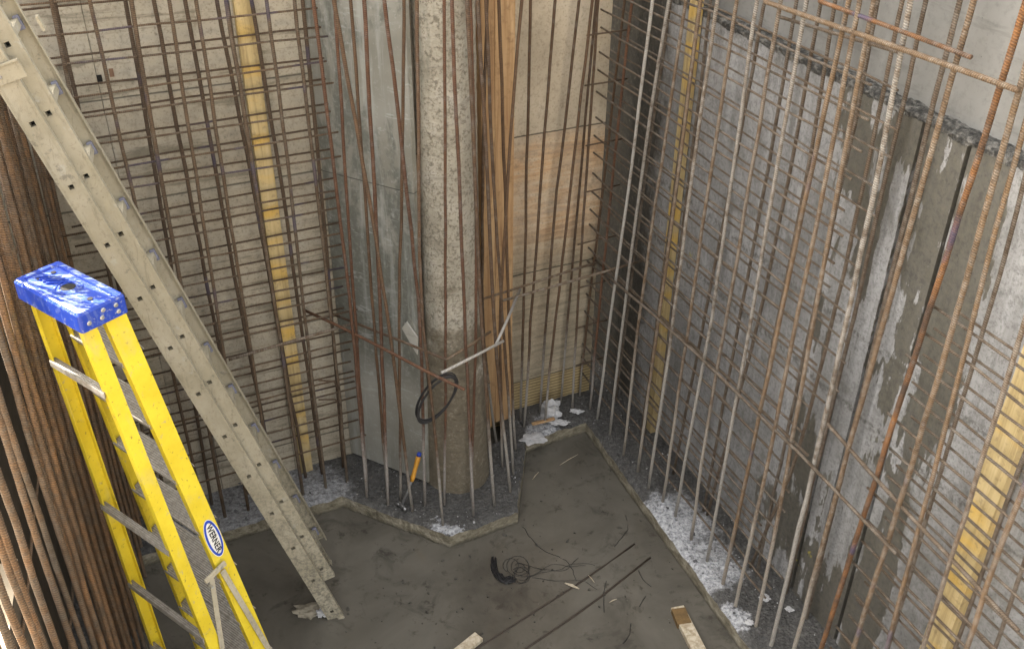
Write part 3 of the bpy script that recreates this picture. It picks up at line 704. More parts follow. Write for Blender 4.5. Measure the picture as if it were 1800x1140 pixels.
# ------------------------------------------------------------------ starter bars standing in the footing
mid = [ # (photo points, radius, material, plane offset override)
 ([(552, 12), (585, 280), (621, 577), (645, 873)], .0125, M_RBR), ([(590, 12), (607, 310), (624, 565), (646, 862)], .0115, M_RBR),
 ([(590, 20), (638, 280), (685, 577), (725, 897)], .013, M_RB), ([(617, 12), (637, 280), (658, 577), (681, 868)], .0115, M_RB),
 ([(640, 12), (655, 280), (670, 577), (682, 887)], .0135, M_RBR), ([(677, 12), (710, 290), (740, 565), (747, 887)], .013, M_RBR),
 ([(710, 12), (707, 290), (702, 565), (704, 865)], .0115, M_RB), ([(733, 12), (737, 400), (741, 565), (760, 705), (778.5, 922)], .012, M_RB),
 ([(781, 12), (784, 565), (781, 887)], .011, M_RBR), ([(795, 12), (806, 290), (817, 565), (832, 905)], .0125, M_RBR),
 ([(822, 12), (834, 290), (846, 565), (869, 888)], .014, M_RB), ([(827, 12), (838, 400), (836, 600), (828, 875)], .0115, M_RBR),
 ([(840, 12), (856, 290), (870, 600), (897, 864)], .0135, M_RB), ([(855, 12), (867, 320), (880, 500), (902, 827)], .012, M_RB),
 ([(856, 12), (848, 330), (848, 600), (873, 779)], .012, M_RB), ([(877, 12), (887, 300), (893, 520), (906, 789)], .0125, M_RB),
 ([(916, 12), (897, 250), (878, 565), (883, 820)], .012, M_RB), ([(932, 12), (924, 400), (916, 697), (915, 737)], .012, M_RB),
 ([(975, 12), (945, 400), (927, 665), (921, 750)], .012, M_RB), ([(1017, 12), (972, 400), (952, 665), (949, 724)], .012, M_RB),
 ([(1040, 12), (995, 400), (965, 665), (957.5, 745)], .012, M_RB), ([(1047, 12), (1012, 400), (989, 665), (986, 707)], .011, M_RB),
 ([(1051, 12), (1024, 400), (1008, 665), (1006, 720)], .0115, M_RB), ([(1097, 12), (1047, 440), (1028, 600), (1019, 695)], .011, M_RB),
 ([(1110, 12), (1063, 440), (1048, 600), (1037, 719)], .012, M_RBR)]
cx, cy = -.385, 5.36
for i, (q, r, m) in enumerate(mid):
    ft = gz(*q[-1]); o = ft@NL
    Q = line_on(NL, o, q, None, 4.3); 
    # keep clear of the column
    for tries in range(30):
        bad = False
        for t in np.linspace(0, 1, 40):
            a = np.interp(t*(len(Q)-1), range(len(Q)), Q[:, 0]); b = np.interp(t*(len(Q)-1), range(len(Q)), Q[:, 1])
            if math.hypot(a-cx, b-cy) < .235: bad = True
        if not bad or o < 4.7: break
        o -= .03; Q = line_on(NL, o, q, None, 4.3)
    Q[-1][2] = max(Q[-1][2], .05)
    if Q[-1][2] > .13: 
        d = Q[-1]-Q[-2]; Q = np.vstack([Q, Q[-1]+d*(.10-Q[-1][2])/d[2]])
    x = q[-1][0]
    where = 'left of the column' if x < 745 else ('in front of the column' if x < 875 else 'before the plywood wall')
    ob = bar(Q, r, m, 'starter_bar', rib=0)
    tag(ob, 'rusty starter bar %s, %s foot from the left' % (where, ordw(sorted([p[0][-1][0] for p in mid]).index(x)+1)), 'rebar', 'starter bars around the column')
right = [
 ([(1145, 12), (1111, 290), (1071, 570), (1050, 735)], .0135, M_RW, 0), ([(1174, 12), (1130, 290), (1094, 570), (1072, 763)], .0135, M_RG, 0),
 ([(1204, 12), (1162, 290), (1122, 570), (1096, 798)], .013, M_RD, 0), ([(1229.5, 12), (1195, 290), (1157, 570), (1121, 828)], .014, M_RD, 0),
 ([(1260, 12), (1218, 290), (1183, 570), (1140, 857)], .014, M_RG, 0), ([(1294, 12), (1251, 290), (1211, 570), (1165, 880)], .0135, M_RD, 0),
 ([(1330, 12), (1300, 224), (1280, 359), (1249, 570), (1196, 857), (1187, 905)], .0135, M_RG, 0),
 ([(1370, 12), (1321, 300), (1284, 530), (1247, 718), (1215, 945)], .0135, M_RD, 0),
 ([(1416, 12), (1364.5, 300), (1317, 580), (1266, 857), (1243, 985)], .0135, M_RG, 0),
 ([(1489.5, 12), (1455, 170), (1427, 297), (1367, 580), (1307.6, 857), (1271, 1024)], .014, M_RT, 1),
 ([(1510, 12), (1455, 297), (1397, 580), (1340.5, 857), (1293, 1064)], .0135, M_RD, 1),
 ([(1533, 12), (1479, 297), (1427, 580), (1377, 857), (1329, 1098)], .0135, M_RD, 1),
 ([(1598.7, 12), (1545, 300), (1485, 580), (1422, 857), (1356, 1132)], .0145, M_RG, 1)]
for i, (q, r, m, rib) in enumerate(right):
    if i == len(right)-1: o = 2.89
    else: o = gz(*q[-1])@NR
    Q = line_on(NR, o, q, .09, 4.4)
    ob = bar(Q, r, m, 'starter_bar', rib=.10 if rib else 0)
    tag(ob, '%s starter bar by the right wall, %s from the dark corner' % ({'whitened_steel': 'white cement-coated', 'orange_rusty_steel': 'orange rusty', 'tan_rusty_steel': 'orange-tinged', 'grey_dusty_steel': 'pale grey dusty'}.get(m.name, 'dusty rusty'), ordw(i+1)), 'rebar', 'starter bars along the right wall')
near = [
 ([(1626, 12), (1589, 184), (1560, 297), (1496, 580), (1427, 857)], 3.205, .013, M_RM, 'dark thin bar lying along the left groove of the wet concrete wall'),
 ([(1684, 12), (1655, 131), (1613, 297), (1543, 580), (1474, 857)], 3.20, .0145, M_RM, 'dark bar lying along the middle groove of the wet concrete wall'),
 ([(1708, 12), (1668, 158), (1629, 297), (1550, 577), (1474, 857), (1398, 1132)], 2.90, .0145, M_RD, 'dusty bar in front of the wet wall, running past the middle groove to the footing'),
 ([(1787, 58), (1714, 290), (1623.7, 577), (1534, 857), (1445, 1132)], 2.92, .0155, M_RO, 'bright orange rusty bar crossing the dark wet patch of the right wall'),
 ([(1792, 158), (1752.6, 297), (1676, 577), (1589.5, 857), (1503, 1132)], 2.89, .0145, M_RT, 'tan rusty bar just right of the bright orange one'),
 ([(1784, 280), (1737, 451), (1710, 567), (1634, 857), (1561, 1132)], 2.93, .0125, M_RT, 'thin orange bar with blue tint left of the lower mesh verticals'),
 ([(1792, 594), (1752.6, 718), (1713, 857), (1624, 1132)], 2.90, .0125, M_RD, 'grey-brown bar just left of the wide pale board'),
 ([(1792.6, 874), (1742.6, 1003), (1700.5, 1132)], 2.90, .0135, M_RT, 'rusty bar in front of the right edge of the wide pale board')]
for q, o, r, m, lab in near:
    ob = bar(line_on(NR, o, q, .09, 4.5), r, m, 'starter_bar', rib=.10)
    tag(ob, lab, 'rebar', 'starter bars along the right wall')

# ring bars tied round the starters at about 1.45 m
def free_bar(Q, r, m, lab, rib=0, name='tie_bar', cat='rebar', grp='horizontal bars tied to the starters'):
    ob = bar(Q, r, m, name, rib=rib); return tag(ob, lab, cat, grp)
def Z(x, y, z=1.45): return gz(x, y, z)
free_bar([Z(402, 632, 1.36), Z(500, 606, 1.38), Z(581, 579, 1.4), Z(625, 567, 1.42)], .012, M_RD, 'pale dusty bar tied low across the left mesh, from ladder to column')
free_bar([Z(535, 545), Z(660, 603), Z(740, 650), Z(816, 684)], .012, M_RBR, 'rusty bar ending in a white tip in front of the column')
free_bar([Z(585, 552), Z(690, 592), Z(785, 632)], .0105, M_RB, 'thin rusty bar running from the left mesh to the column front')
free_bar([Z(785, 632), Z(862, 583)], .011, M_RD, 'short dusty bar across the right front of the column')
free_bar([Z(776, 655), Z(835, 622), Z(885, 599)], .0115, M_RW, 'short pale bar below another across the column front')
free_bar([Z(872, 605), Z(895, 555), Z(914, 508)], .0115, M_RW, 'short white sloping bar linking column bars to plywood bars')
free_bar([Z(850, 525), Z(884, 514), Z(960, 490), Z(1047, 462)], .0105, M_RD, 'thinner upper bar running along the plywood wall at mid height')
free_bar([Z(884, 528), Z(960, 506), Z(1062, 479), Z(1128, 458)], .0115, M_RD, 'pale lower bar running along the plywood wall to the corner')
free_bar([pl(x, y, NR, 2.86) for x, y in ((1062, 480), (1163, 565), (1300, 692), (1464, 857), (1575, 972))], .0115, M_RM, 'long thick bar tied across the right wall starters at mid height')
free_bar([pl(x, y, NR, 2.97) for x, y in ((1040, 452), (1150, 545), (1290, 672), (1420, 800))], .0115, M_RM, 'second long bar just above the thick one on the right wall')
free_bar([pl(x, y, NR, 2.86) for x, y in ((1345, 3), (1379, 13), (1468, 45), (1584, 87), (1692, 120), (1790, 159))], .014, M_RD, 'pale grey bar tied across the top of the right starters', .1)
free_bar([pl(x, y, NR, 2.865) for x, y in ((1440, 2), (1537, 35), (1600, 60), (1707, 101))], .0115, M_RO, 'rusty bar tied highest across the right starters, ending in mid air', .1)
free_bar([pl(x, y, NR, 2.97) for x, y in ((1371, 30), (1470, 60), (1584, 93))], .0105, M_RM, 'thin grey bar behind the pale one at the upper right')
free_bar([pl(x, y, NR, 2.9) for x, y in ((1455, 745), (1525, 830), (1600, 905), (1700, 1010), (1790, 1108))], .0125, M_RM, 'thick bar tied low across the far right mesh', .08)
free_bar([gz(846, 640, .9), gz(860, 672, .9)], .012, M_RD, 'short broken bar end sticking out beside the column')
# hooked ends at the end of the left mesh
for dy, lab in ((0, 'upper bent rebar hook at the lower end of the left mesh'), (32, 'lower bent rebar hook at the lower end of the left mesh')):
    pts = [(560, 668), (598, 652), (613, 650), (624, 668), (620, 676), (596, 684)] if dy == 0 else [(560, 702), (600, 684), (618, 682), (628, 700), (622, 707), (598, 712)]
    free_bar([pl(x, y, NL, 5.20) for x, y in pts], .0075, M_MESHB, lab, name='rebar_hook', grp='bent hooks')
# bars lying in the water
for pts, lab in (([(838, 1140), (930, 1082), (1020, 1025), (1115, 956)], 'rusty bar half sunk in the muddy water, the one with tangled wire'), ([(925, 1140), (1010, 1085), (1070, 1040), (1143, 980)], 'rusty bar half sunk in the muddy water, nearer the timber offcut')):
    Q = [gz(x, y, -.003) for x, y in pts]; d = Q[0]-Q[1]; Q.insert(0, Q[0]+d*6)
    free_bar(Q, .011, M_SUNK, lab, name='sunken_bar', grp='bars lying in the water')

# ------------------------------------------------------------------ dense cage on the left
cg = thing('rebar_cage', R(-3, -.44, .12), 'dense bundle of orange rusty upright bars filling the left edge', 'rebar cage')
KA, KB = R(-5.3, -.44, 0), R(-2.2, -.63, 0)
kd = (KB-KA)/np.linalg.norm(KB-KA); kn = np.array([-kd[1], kd[0], 0]); ko = KA@kn
def kbar(x0, off=0, lean=1, r=.0118):
    ex = (900-x0)/(3296-850)*.86*lean
    Q = line_on(kn, ko+off, [(x0-ex*290+random.uniform(-2, 2), 560), (x0, 850), (x0+ex*1.12*250, 1100)], .05, 4.4)
    if Q[0][2] < Q[-1][2]: Q = Q[::-1]
    bar(Q, r*random.uniform(.94, 1.06), M_CAGE, 'vertical_bar', cg, rib=.11)
for x0, l_ in ((-122, 1), (-92, 1), (-66, 1), (-40, 1.03), (-24, .97), (2, .98), (33, .99), (49, 1.04), (75, 1), (92, .98), (108, 1.02), (122, .97), (134, 1.03), (147, .98), (160, 1), (172, 1), (183, 1), (193, .99), (202, 1), (211, 1.01), (219, 1), (226, 1), (232, 1)):
    kbar(x0, 0, l_)
sgn = 1 if kn[0] < 0 else -1
for x0, l_ in ((82, 1.04), (100, 1.05), (115, .95), (128, 1.04), (141, .95), (153, 1.03), (166, .97), (178, 1.02), (188, .98), (198, 1.02), (207, .98), (215, 1)):
    kbar(x0, sgn*random.uniform(.035, .10), l_, .0112)
for x0 in (112, 138, 150, 163, 175, 190, 205, 213): kbar(x0, sgn*random.uniform(.12, .2), random.uniform(.96, 1.04), .0112)
for z in (.6, 1.25, 1.9, 2.55, 3.3):
    bar([KA-kn*.0+ZZ*z+kn*sgn*.12, KA+kd*2+kn*sgn*.12+ZZ*(z+.01), KA+kd*4.2+kn*sgn*.12+ZZ*z], .0085, M_CAGE, 'horizontal_bar', cg)
spots = []
tie_knots(cg, [pl(x, y, kn, ko-sgn*.015) for x, y in ((18, 985), (22, 978), (30, 992), (48, 1048), (55, 1052), (62, 1045), (70, 1050), (92, 1112), (100, 1108), (146, 930), (150, 938))], YB)

# ------------------------------------------------------------------ extension ladder
P0 = np.array([-1.1638, 4.0973, .3576]); U_ = np.array([-.2648, -.08728, .96035]); U_ /= np.linalg.norm(U_)
Wd = np.array([-.313, .95, 0]); Wd -= U_*(Wd@U_); Wd /= np.linalg.norm(Wd); D_ = np.cross(Wd, U_)
if D_[0] < 0: D_ = -D_
V_ = np.array([.03856, .07673, .0176]); od, ow = V_@D_, V_@Wd
ext = thing('extension_ladder', P0-U_*.4, 'long cement-dusted aluminium extension ladder leaning across the left wall', 'ladder')
def rail(pc, s0, s1, half, facing, name, holes=True, off=0):
    """rail with square rung sockets: web plane normal = facing*Wd, flanges turned inwards"""
    m2 = MB(); ws = -Wd*facing; th = .0035; hh = .011
    zs = [s0]; hl = []
    k0 = math.ceil((s0+.03)/.3048); k1 = math.floor((s1-.03)/.3048)
    F0 = pc; 
    def pt(d, s, w_): return F0 + D_*d + U_*s + Wd*w_
    cuts = [s0]
    for k in range(k0, k1+1): cuts += [k*.3048-hh, k*.3048+hh]
    cuts.append(s1)
    for i in range(len(cuts)-1):
        a, b = cuts[i], cuts[i+1]; hole = holes and (i % 2 == 1)
        spans = [(-half, -hh), (hh, half)] if hole else [(-half, half)]
        for (d0, d1) in spans:
            c = pt((d0+d1)/2, (a+b)/2, 0); m2.box(c, [D_, U_, Wd], [(d1-d0)/2, (b-a)/2, th/2])
        if hole:
            for sgn in (-1, 1):
                m2.box(pt(sgn*(hh+.0025), (a+b)/2, -.0022*facing), [D_, U_, Wd], [.0022, hh+.004, .0016])
                m2.box(pt(0, (a+b)/2+sgn*(hh+.0025), -.0022*facing), [D_, U_, Wd], [hh, .0022, .0016])
    for sgn in (-1, 1):
        m2.box(pt(sgn*(half-.002), (s0+s1)/2, .017*facing), [D_, U_, Wd], [.0022, (s1-s0)/2, .016])
        m2.box(pt(sgn*(half-.008), (s0+s1)/2, -.0022*facing), [D_, U_, Wd], [.0018, (s1-s0)/2, .0012])
        m2.box(pt(sgn*(half-.014), (s0+s1)/2, -.0022*facing), [D_, U_, Wd], [.0012, (s1-s0)/2, .0012])
    return m2.build(name, M_LAD, ext)
WIDB, WIDF = .47, .47-2*ow
rail(P0-Wd*.0, -.42, 4.3, .047, 1, 'base_rail')
rail(P0+Wd*WIDB, -.42, 4.3, .047, -1, 'base_rail')
PF = P0+D_*od+Wd*ow
rail(PF, -.10, 4.6, .047, 1, 'fly_rail')
rail(PF+Wd*WIDF, -.10, 4.6, .047, -1, 'fly_rail')
for k in range(-0, 15):
    for (pc, wid, lo) in ((P0, WIDB, -1), (PF, WIDF, 0)):
        s = k*.3048
        if s > 4.25: continue
        m2 = MB(); a = pc+U_*s+Wd*.004; b = pc+U_*s+Wd*(wid-.004)
        ax = (b-a)/np.linalg.norm(b-a)
        for sd in (-1, 1):
            m2.box((a+b)/2+D_*sd*.0145, [ax, D_, U_], [np.linalg.norm(b-a)/2, .0025, .017])
            m2.box((a+b)/2+U_*sd*.0145, [ax, D_, U_], [np.linalg.norm(b-a)/2, .012, .0025])
        m2.build('rung', M_LAD, ext)
        m2 = MB(); m2.box(a+ax*.03, [ax, D_, U_], [.002, .0125, .0125]); m2.box(a+ax*.018+U_*.0115, [ax, D_, U_], [.012, .0115, .0008]); m2.build('rung_bore_shade', M_DARK, ext)  # dark plug paints the shade inside the hollow rung
    if k < 14:
        m2 = MB(); s = k*.3048; c = PF+U_*(s-.005)+Wd*(WIDF-.02)+D_*.012
        m2.box(c, [Wd, D_, U_], [.008, .014, .032]); m2.build('rung_plate', M_PURP, ext, bevel=.004)
# guide brackets and hinge piece near the top, feet
def onrail(x, y): return pl(x, y, Wd, P0@Wd)
s_b = (onrail(38, 118)-P0)@U_
for dz, hw in ((0, .052),):
    m2 = MB(); m2.box(P0+U_*s_b+D_*.012-Wd*.009, [D_, U_, Wd], [.072, .038, .004]); m2.box(P0+U_*(s_b+.036)+D_*.012-Wd*.014, [D_, U_, Wd], [.074, .005, .008])
    br = m2.build('guide_bracket', M_LAD, ext, bevel=.002)
    m2 = MB(); m2.lathe([(0, .0), (.007, .0), (.006, .005), (0, .006)], (0, 0, 0), 10)
    Vv = np.vstack(m2.v); c0 = P0+U_*(s_b-.005)-D_*.01-Wd*.013
    m3 = MB(); m3.add([c0 + D_*p[0]+U_*p[1]-Wd*p[2] for p in Vv], m2.f); m3.build('rivet', M_STEEL, br)
m2 = MB(); c = pl(68, 52, Wd, PF@Wd); m2.box(c+Wd*.1, [D_, U_, Wd], [.006, .03, .02]); m2.build('hook', M_LAD, ext)
for wd in (-.012, WIDB-.01):
    m2 = MB(); m2.box(P0-U_*.42+Wd*(wd+.01), [D_, U_, Wd], [.05, .045, .018]); m2.build('foot', M_LAD, ext, bevel=.006)
m2 = MB(); m2.box(PF-U_*.06+Wd*.006, [D_, U_, Wd], [.05, .035, .018]); m2.build('end_cap', M_LAD, ext, bevel=.004)

# ------------------------------------------------------------------ yellow step ladder
TH = -.632; ws = np.array([math.cos(TH), math.sin(TH), 0]); gs = np.array([-math.sin(TH), math.cos(TH), 0])
CX = np.array([-1.579, 3.014, 0]); ZC = 2.984
stp = thing('step_ladder', CX+gs*.3, 'yellow fibreglass step ladder with a blue top leaning beside the rusty cage', 'ladder')
WT, WB, GT, GF, GR = .31, .74, .050, .425, -.168
def leg(sw, front):
    gt = GT if front else -GT; gb = GF if front else -GR
    return CX+ws*sw*WT/2+gs*gt+ZZ*ZC, CX+ws*sw*WB/2+gs*gb
def chan(a, b, sw, half, fl, name, front):
    ax = (b-a)/np.linalg.norm(b-a); wn = ws*sw; wn = wn-ax*(wn@ax); wn /= np.linalg.norm(wn); gd = np.cross(ax, wn)
    m2 = MB(); c = (a+b)/2; hl = np.linalg.norm(b-a)/2; a2 = [gd, ax, wn]
    m2.box(c, a2, [half, hl, .0025])
    for sg in (-1, 1):
        m2.box(c+gd*sg*(half-.002)-wn*(fl/2), a2, [.0022, hl, fl/2])
    return m2.build(name, M_YEL, stp, bevel=.0012), ax, wn, gd
legs = {}
for sw in (1, -1):
    a, b = leg(sw, True); legs[(sw, 1)] = (a, b)+chan(a-ZZ*.01, b, sw, .041, .030, 'front_rail', True)
    a, b = leg(sw, False); legs[(sw, 0)] = (a, b)+chan(a-ZZ*.01, b, sw, .029, .026, 'rear_rail', False)
def atz(key, z): a, b = legs[key][:2]; t = (a[2]-z)/(a[2]-b[2]); return a+(b-a)*t
z = 2.128+.298*2
while z > .1:
    l_, r_ = atz((-1, 1), z), atz((1, 1), z); m2 = MB(); c = (l_+r_)/2; hw = np.linalg.norm(r_-l_)/2-.010
    ca_, sa_ = math.cos(.42), math.sin(.42); g2 = gs*ca_+ZZ*sa_; z2 = ZZ*ca_-gs*sa_
    m2.box(c, [ws, g2, z2], [hw, .050, .0022]); m2.box(c+g2*.049-z2*.014, [ws, g2, z2], [hw, .002, .013]); m2.box(c-g2*.049-z2*.016, [ws, g2, z2], [hw, .002, .015])
    m2.build('tread', M_TREAD, stp, bevel=.001); z -= .298
for z in (2.636, 2.231, 1.827, 1.287, .8, .35):
    if z == 2.231: continue
    l_, r_ = atz((-1, 0), z), atz((1, 0), z); m2 = MB(); c = (l_+r_)/2-gs*.022; hw = np.linalg.norm(r_-l_)/2-.006
    m2.box(c, [ws, gs, ZZ], [hw, .014, .003]); m2.box(c-gs*.012-ZZ*.012, [ws, gs, ZZ], [hw, .0025, .012]); m2.build('cross_brace', M_TREAD, stp, bevel=.001)
# cap: rounded tray with holes
cc = CX+ZZ*(ZC+.015)
def rr(hx, hy, r, n=5):
    out = []
    for (sx, sy, a0) in ((1, 1, 0), (-1, 1, 90), (-1, -1, 180), (1, -1, 270)):
        for i in range(n+1):
            t = math.radians(a0+90*i/n); out.append((sx*(hx-r)+r*math.cos(t), sy*(hy-r)+r*math.sin(t)))
    return out
def capring(hx, hy, r, z): return [cc+ws*x+gs*y+ZZ*z for x, y in rr(hx, hy, r)]
rings = [capring(.202, .093, .012, -.078), capring(.202, .093, .012, -.012), capring(.196, .087, .012, -.002), capring(.190, .081, .012, 0), capring(.176, .066, .010, -.001), capring(.172, .062, .010, -.009)]
nr = len(rings[0]); m2 = MB(); V = [p for r_ in rings for p in r_]
m2.add(V, [(i*nr+k, i*nr+(k+1) % nr, (i+1)*nr+(k+1) % nr, (i+1)*nr+k) for i in range(len(rings)-1) for k in range(nr)]+[tuple(range((len(rings)-1)*nr, len(rings)*nr))])
cap = m2.build('top_cap', M_CAP, stp)
def disc(c, r0, r1, z, name, mat, sx=1):
    m2 = MB(); n = 28; V = []
    for rr_2 in (r0, r1): V += [c+ws*rr_2*sx*math.cos(2*math.pi*k/n)+gs*rr_2*math.sin(2*math.pi*k/n)+ZZ*z for k in range(n)]
    Fs = [(k, (k+1) % n, (k+1) % n+n, k+n) for k in range(n)] if r0 > 0 else [tuple(range(n, 2*n))]
    return m2.add(V, Fs).build(name, mat, cap)
disc(cc, .044, .050, -.004, 'bucket_ring', M_CAP); disc(cc, .030, .036, -.004, 'bucket_ring', M_CAP); disc(cc, 0, .026, -.0055, 'hole', M_DARK)
disc(cc+ws*.13, 0, .011, -.0055, 'hole', M_DARK); disc(cc-ws*.14+gs*.03, 0, .010, -.0055, 'hole', M_DARK); disc(cc-ws*.14-gs*.03, 0, .008, -.0055, 'hole', M_DARK)
for i in range(4):
    m2 = MB(); m2.box(cc+ws*(-.12+.022*i)-gs*.0-ZZ*.005, [(ws+gs)/1.414, (gs-ws)/1.414, ZZ], [.045, .0025, .0035]); m2.build('molded_rib', M_CAP, cap)
for (x, y, zz) in ((.2025, .05, -.03), (.2025, .055, -.058), (.2025, -.01, -.052), (.2025, -.06, -.05), (.2025, -.0, -.026)):
    m2 = MB(); c = cc+ws*x+gs*y+ZZ*zz; n = 12
    V = [c+gs*.009*math.cos(2*math.pi*k/n)+ZZ*.009*math.sin(2*math.pi*k/n) for k in range(n)]+[c+ws*.004+gs*.006*math.cos(2*math.pi*k/n)+ZZ*.006*math.sin(2*math.pi*k/n) for k in range(n)]
    m2.add(V, [(k, (k+1) % n, (k+1) % n+n, k+n) for k in range(n)]+[tuple(range(n, 2*n))]).build('rivet', M_ALU, cap)
# sticker on the right front rail
a, b, railo, ax, wn, gd = legs[(1, 1)]
def onside(x, y, off=.003):
    return pl(x, y, wn, (a@wn)+off)
sc_c = onside(382, 940); 
t_ = (sc_c-a)@ax; sc_c = a+ax*t_+wn*.0032
def ell(rx, ry, off, mat, name, par):
    n = 40; V = [sc_c+wn*off+ax*rx*math.cos(2*math.pi*k/n)+gd*ry*math.sin(2*math.pi*k/n) for k in range(n)]
    V2 = [p+wn*.0004 for p in V]; m2 = MB()
    return m2.add(V+V2, [tuple(range(n, 2*n))]+[(k, (k+1) % n, (k+1) % n+n, k+n) for k in range(n)]).build(name, mat, par)
stk = ell(.110, .037, 0, M_WHITE, 'sticker', railo); ell(.106, .034, .0006, M_BLUEP, 'sticker_border', stk); ell(.091, .0245, .0012, M_WHITE, 'sticker_field', stk)
tc = bpy.data.curves.new('lettering', 'FONT'); tc.body = 'WERNER'; tc.size = .034; tc.align_x = 'CENTER'; tc.align_y = 'CENTER'; tc.extrude = .0002; tc.offset = .0009; tc.space_character = 1.06
to = bpy.data.objects.new('tmp', tc); col.objects.link(to); bpy.context.view_layer.update()
me = bpy.data.meshes.new_from_object(to.evaluated_get(bpy.context.evaluated_depsgraph_get())); bpy.data.objects.remove(to)
me.materials.clear(); me.materials.append(M_BLACK)
tx = ax.copy(); ty = np.cross(wn, tx)
for v in me.vertices:
    v.co = Vector(tx*v.co.x*1.12+ty*v.co.y*1.12+wn*(v.co.z+.0022))
lo = bpy.data.objects.new('lettering', me); col.objects.link(lo); lo.parent = stk
lo.location = Vector(sc_c)-Vector(stp.location)-Vector(railo.location)-Vector(stk.location)
# spreader
sd = (a@wn)+.012
def S(x, y, o=0): return pl(x, y, wn, sd+o)
def flat(p, q, wdt, th, name):
    m2 = MB(); ax2 = (q-p)/np.linalg.norm(q-p); s2 = np.cross(ax2, wn); m2.box((p+q)/2, [ax2, s2, wn], [np.linalg.norm(q-p)/2, wdt/2, th/2]); return m2.build(name, M_LAD, stp, bevel=.001)
flat(S(361, 1022, .01), S(396, 988, .01), .022, .012, 'spreader_hinge')
flat(S(372, 1016), S(391, 1140), .024, .004, 'spreader_arm'); flat(S(391, 1002), S(476, 1146), .026, .004, 'spreader_arm')
for x, y in ((390, 998), (373.5, 1032)):
    m2 = MB(); c = S(x, y, .018); n = 12
    V = [c+ax*.006*math.cos(2*math.pi*k/n)+gd*.006*math.sin(2*math.pi*k/n) for k in range(n)]; V += [c-wn*.02+ax*.007*math.cos(2*math.pi*k/n)+gd*.007*math.sin(2*math.pi*k/n) for k in range(n)]
    m2.add(V, [tuple(range(n))]+[(k, (k+1) % n, (k+1) % n+n, k+n) for k in range(n)]).build('rivet', M_ALU, stp)
for k_ in legs:
    m2 = MB(); b2 = legs[k_][1]; m2.box(b2+ZZ*.0, [ws, gs, ZZ], [.018, .05, .02]); m2.build('foot', M_BLACK, stp, bevel=.004)

# ------------------------------------------------------------------ small things
# wire coil hanging on the column bars
t = np.linspace(0, 2*np.pi*9, 360); c0 = pl(768, 700, NL, 4.60)
rx, rz = .085, .185; pts = []
for i, tt in enumerate(t):
    k = 1+.045*math.sin(tt*.37)+.02*math.sin(tt*1.3)
    dx = rx*k*math.cos(tt); dz_ = rz*k*math.sin(tt)
    ca = math.cos(-.62); sa = math.sin(-.62)
    pts.append(c0+UL*(dx*ca-dz_*sa)+ZZ*(dx*sa+dz_*ca)*.92-NL*(.02*math.sin(tt*.5)+.02*math.cos(tt)))
mb = MB(); mb.tube(pts, .0042, 5)
tag(mb.build('wire_coil', M_WIRE, smooth=True), 'dark coil of tie wire hanging on the bars before the column', 'wire')
# hammer
hm = thing('hammer', gz(705, 890, .12), 'claw hammer with an orange handle standing head down on the footing', 'hammer')
h0 = gz(706, 888, .15); pn = h0@NL; h1 = pl(724, 845, NL, pn+.03); h2 = pl(736, 801, NL, pn+.06); h2b = pl(737.5, 795, NL, pn+.065)
mb = MB(); mb.tube([h0, (h0+h1)/2, h1], [.010, .008, .009], 8); mb.build('shaft', M_STEEL, hm, smooth=True)
mb = MB(); k = np.linspace(0, 1, 7); mb.tube([h1*(1-t)+h2*t for t in k], [.013, .0165, .015, .0145, .016, .018, .017], 10); mb.build('handle', M_HANDLE, hm, smooth=True)
mb = MB(); mb.tube([h2, h2b], [.0175, .014], 10); mb.build('handle_end', M_BLUEP, hm, smooth=True)
hd = (gz(716, 899, .15)-gz(693, 876, .16)); hd /= np.linalg.norm(hd)
mb = MB(); mb.tube([h0-hd*.02, h0+hd*.01, h0+hd*.028, h0+hd*.05], [.013, .014, .011, .017], 10); 
for s_ in (-1, 1):
    sd2 = np.cross(hd, ZZ); mb.tube([h0-hd*.015+sd2*s_*.006, h0-hd*.045+sd2*s_*.010-ZZ*.004, h0-hd*.075+sd2*s_*.013-ZZ*.02], [.010, .007, .003], 6)
mb.build('head', M_STEEL, hm, smooth=True)
# timber offcuts and scraps
def plank(x0, y0, x1, y1, wdt, th, lab, z=.02, mat=None, name='timber_offcut'):
    p, q = gz(x0, y0, z), gz(x1, y1, z); ax = (q-p)/np.linalg.norm(q-p); s2 = np.cross(ax, ZZ)
    mb = MB(); mb.box((p+q)/2, [ax, s2, ZZ], [np.linalg.norm(q-p)/2, wdt/2, th/2]); return tag(mb.build(name, mat or M_PLANK, bevel=.003), lab, 'timber')
plank(1190, 1068, 1262, 1210, .085, .035, 'pale timber offcut with a rusty brown end floating in the water')
_pk = bpy.context.scene.objects['timber_offcut']; _e = gz(1193, 1074, .02); _f = gz(1202, 1096, .02); _ax = (_f-_e)/np.linalg.norm(_f-_e)
mb = MB(); mb.box((_e+_f)/2, [_ax, np.cross(_ax, ZZ), ZZ], [np.linalg.norm(_f-_e)/2+.012, .0435, .0185]); _o = mb.build('stained_end', M_RAGB); _o.parent = _pk; _o.location = _o.location-_pk.location
plank(842, 1118, 790, 1160, .07, .03, 'small broken timber piece at the water by the bottom edge')
def shard(x0, y0, x1, y1, r, lab, mat=None, name='wood_splinter'):
    p, q = gz(x0, y0, .008), gz(x1, y1, .012); m_p = (p+q)/2; mb = MB(); mb.tube([p, m_p+ZZ*.004, q], [r*.4, r, r*.3], 5)
    tag(mb.build(name, mat or M_PLANK), lab, 'wood scrap')
shard(993, 1024, 1018, 1034, .010, 'pale wood splinter lying on the wire-tangled sunken bar')
shard(1034, 1010, 1045, 1023, .004, 'thin pale splinter just right of the wire-tangled bar')
shard(1071, 1058, 1084, 1052, .004, 'short pale splinter between the second bar and the timber offcut')
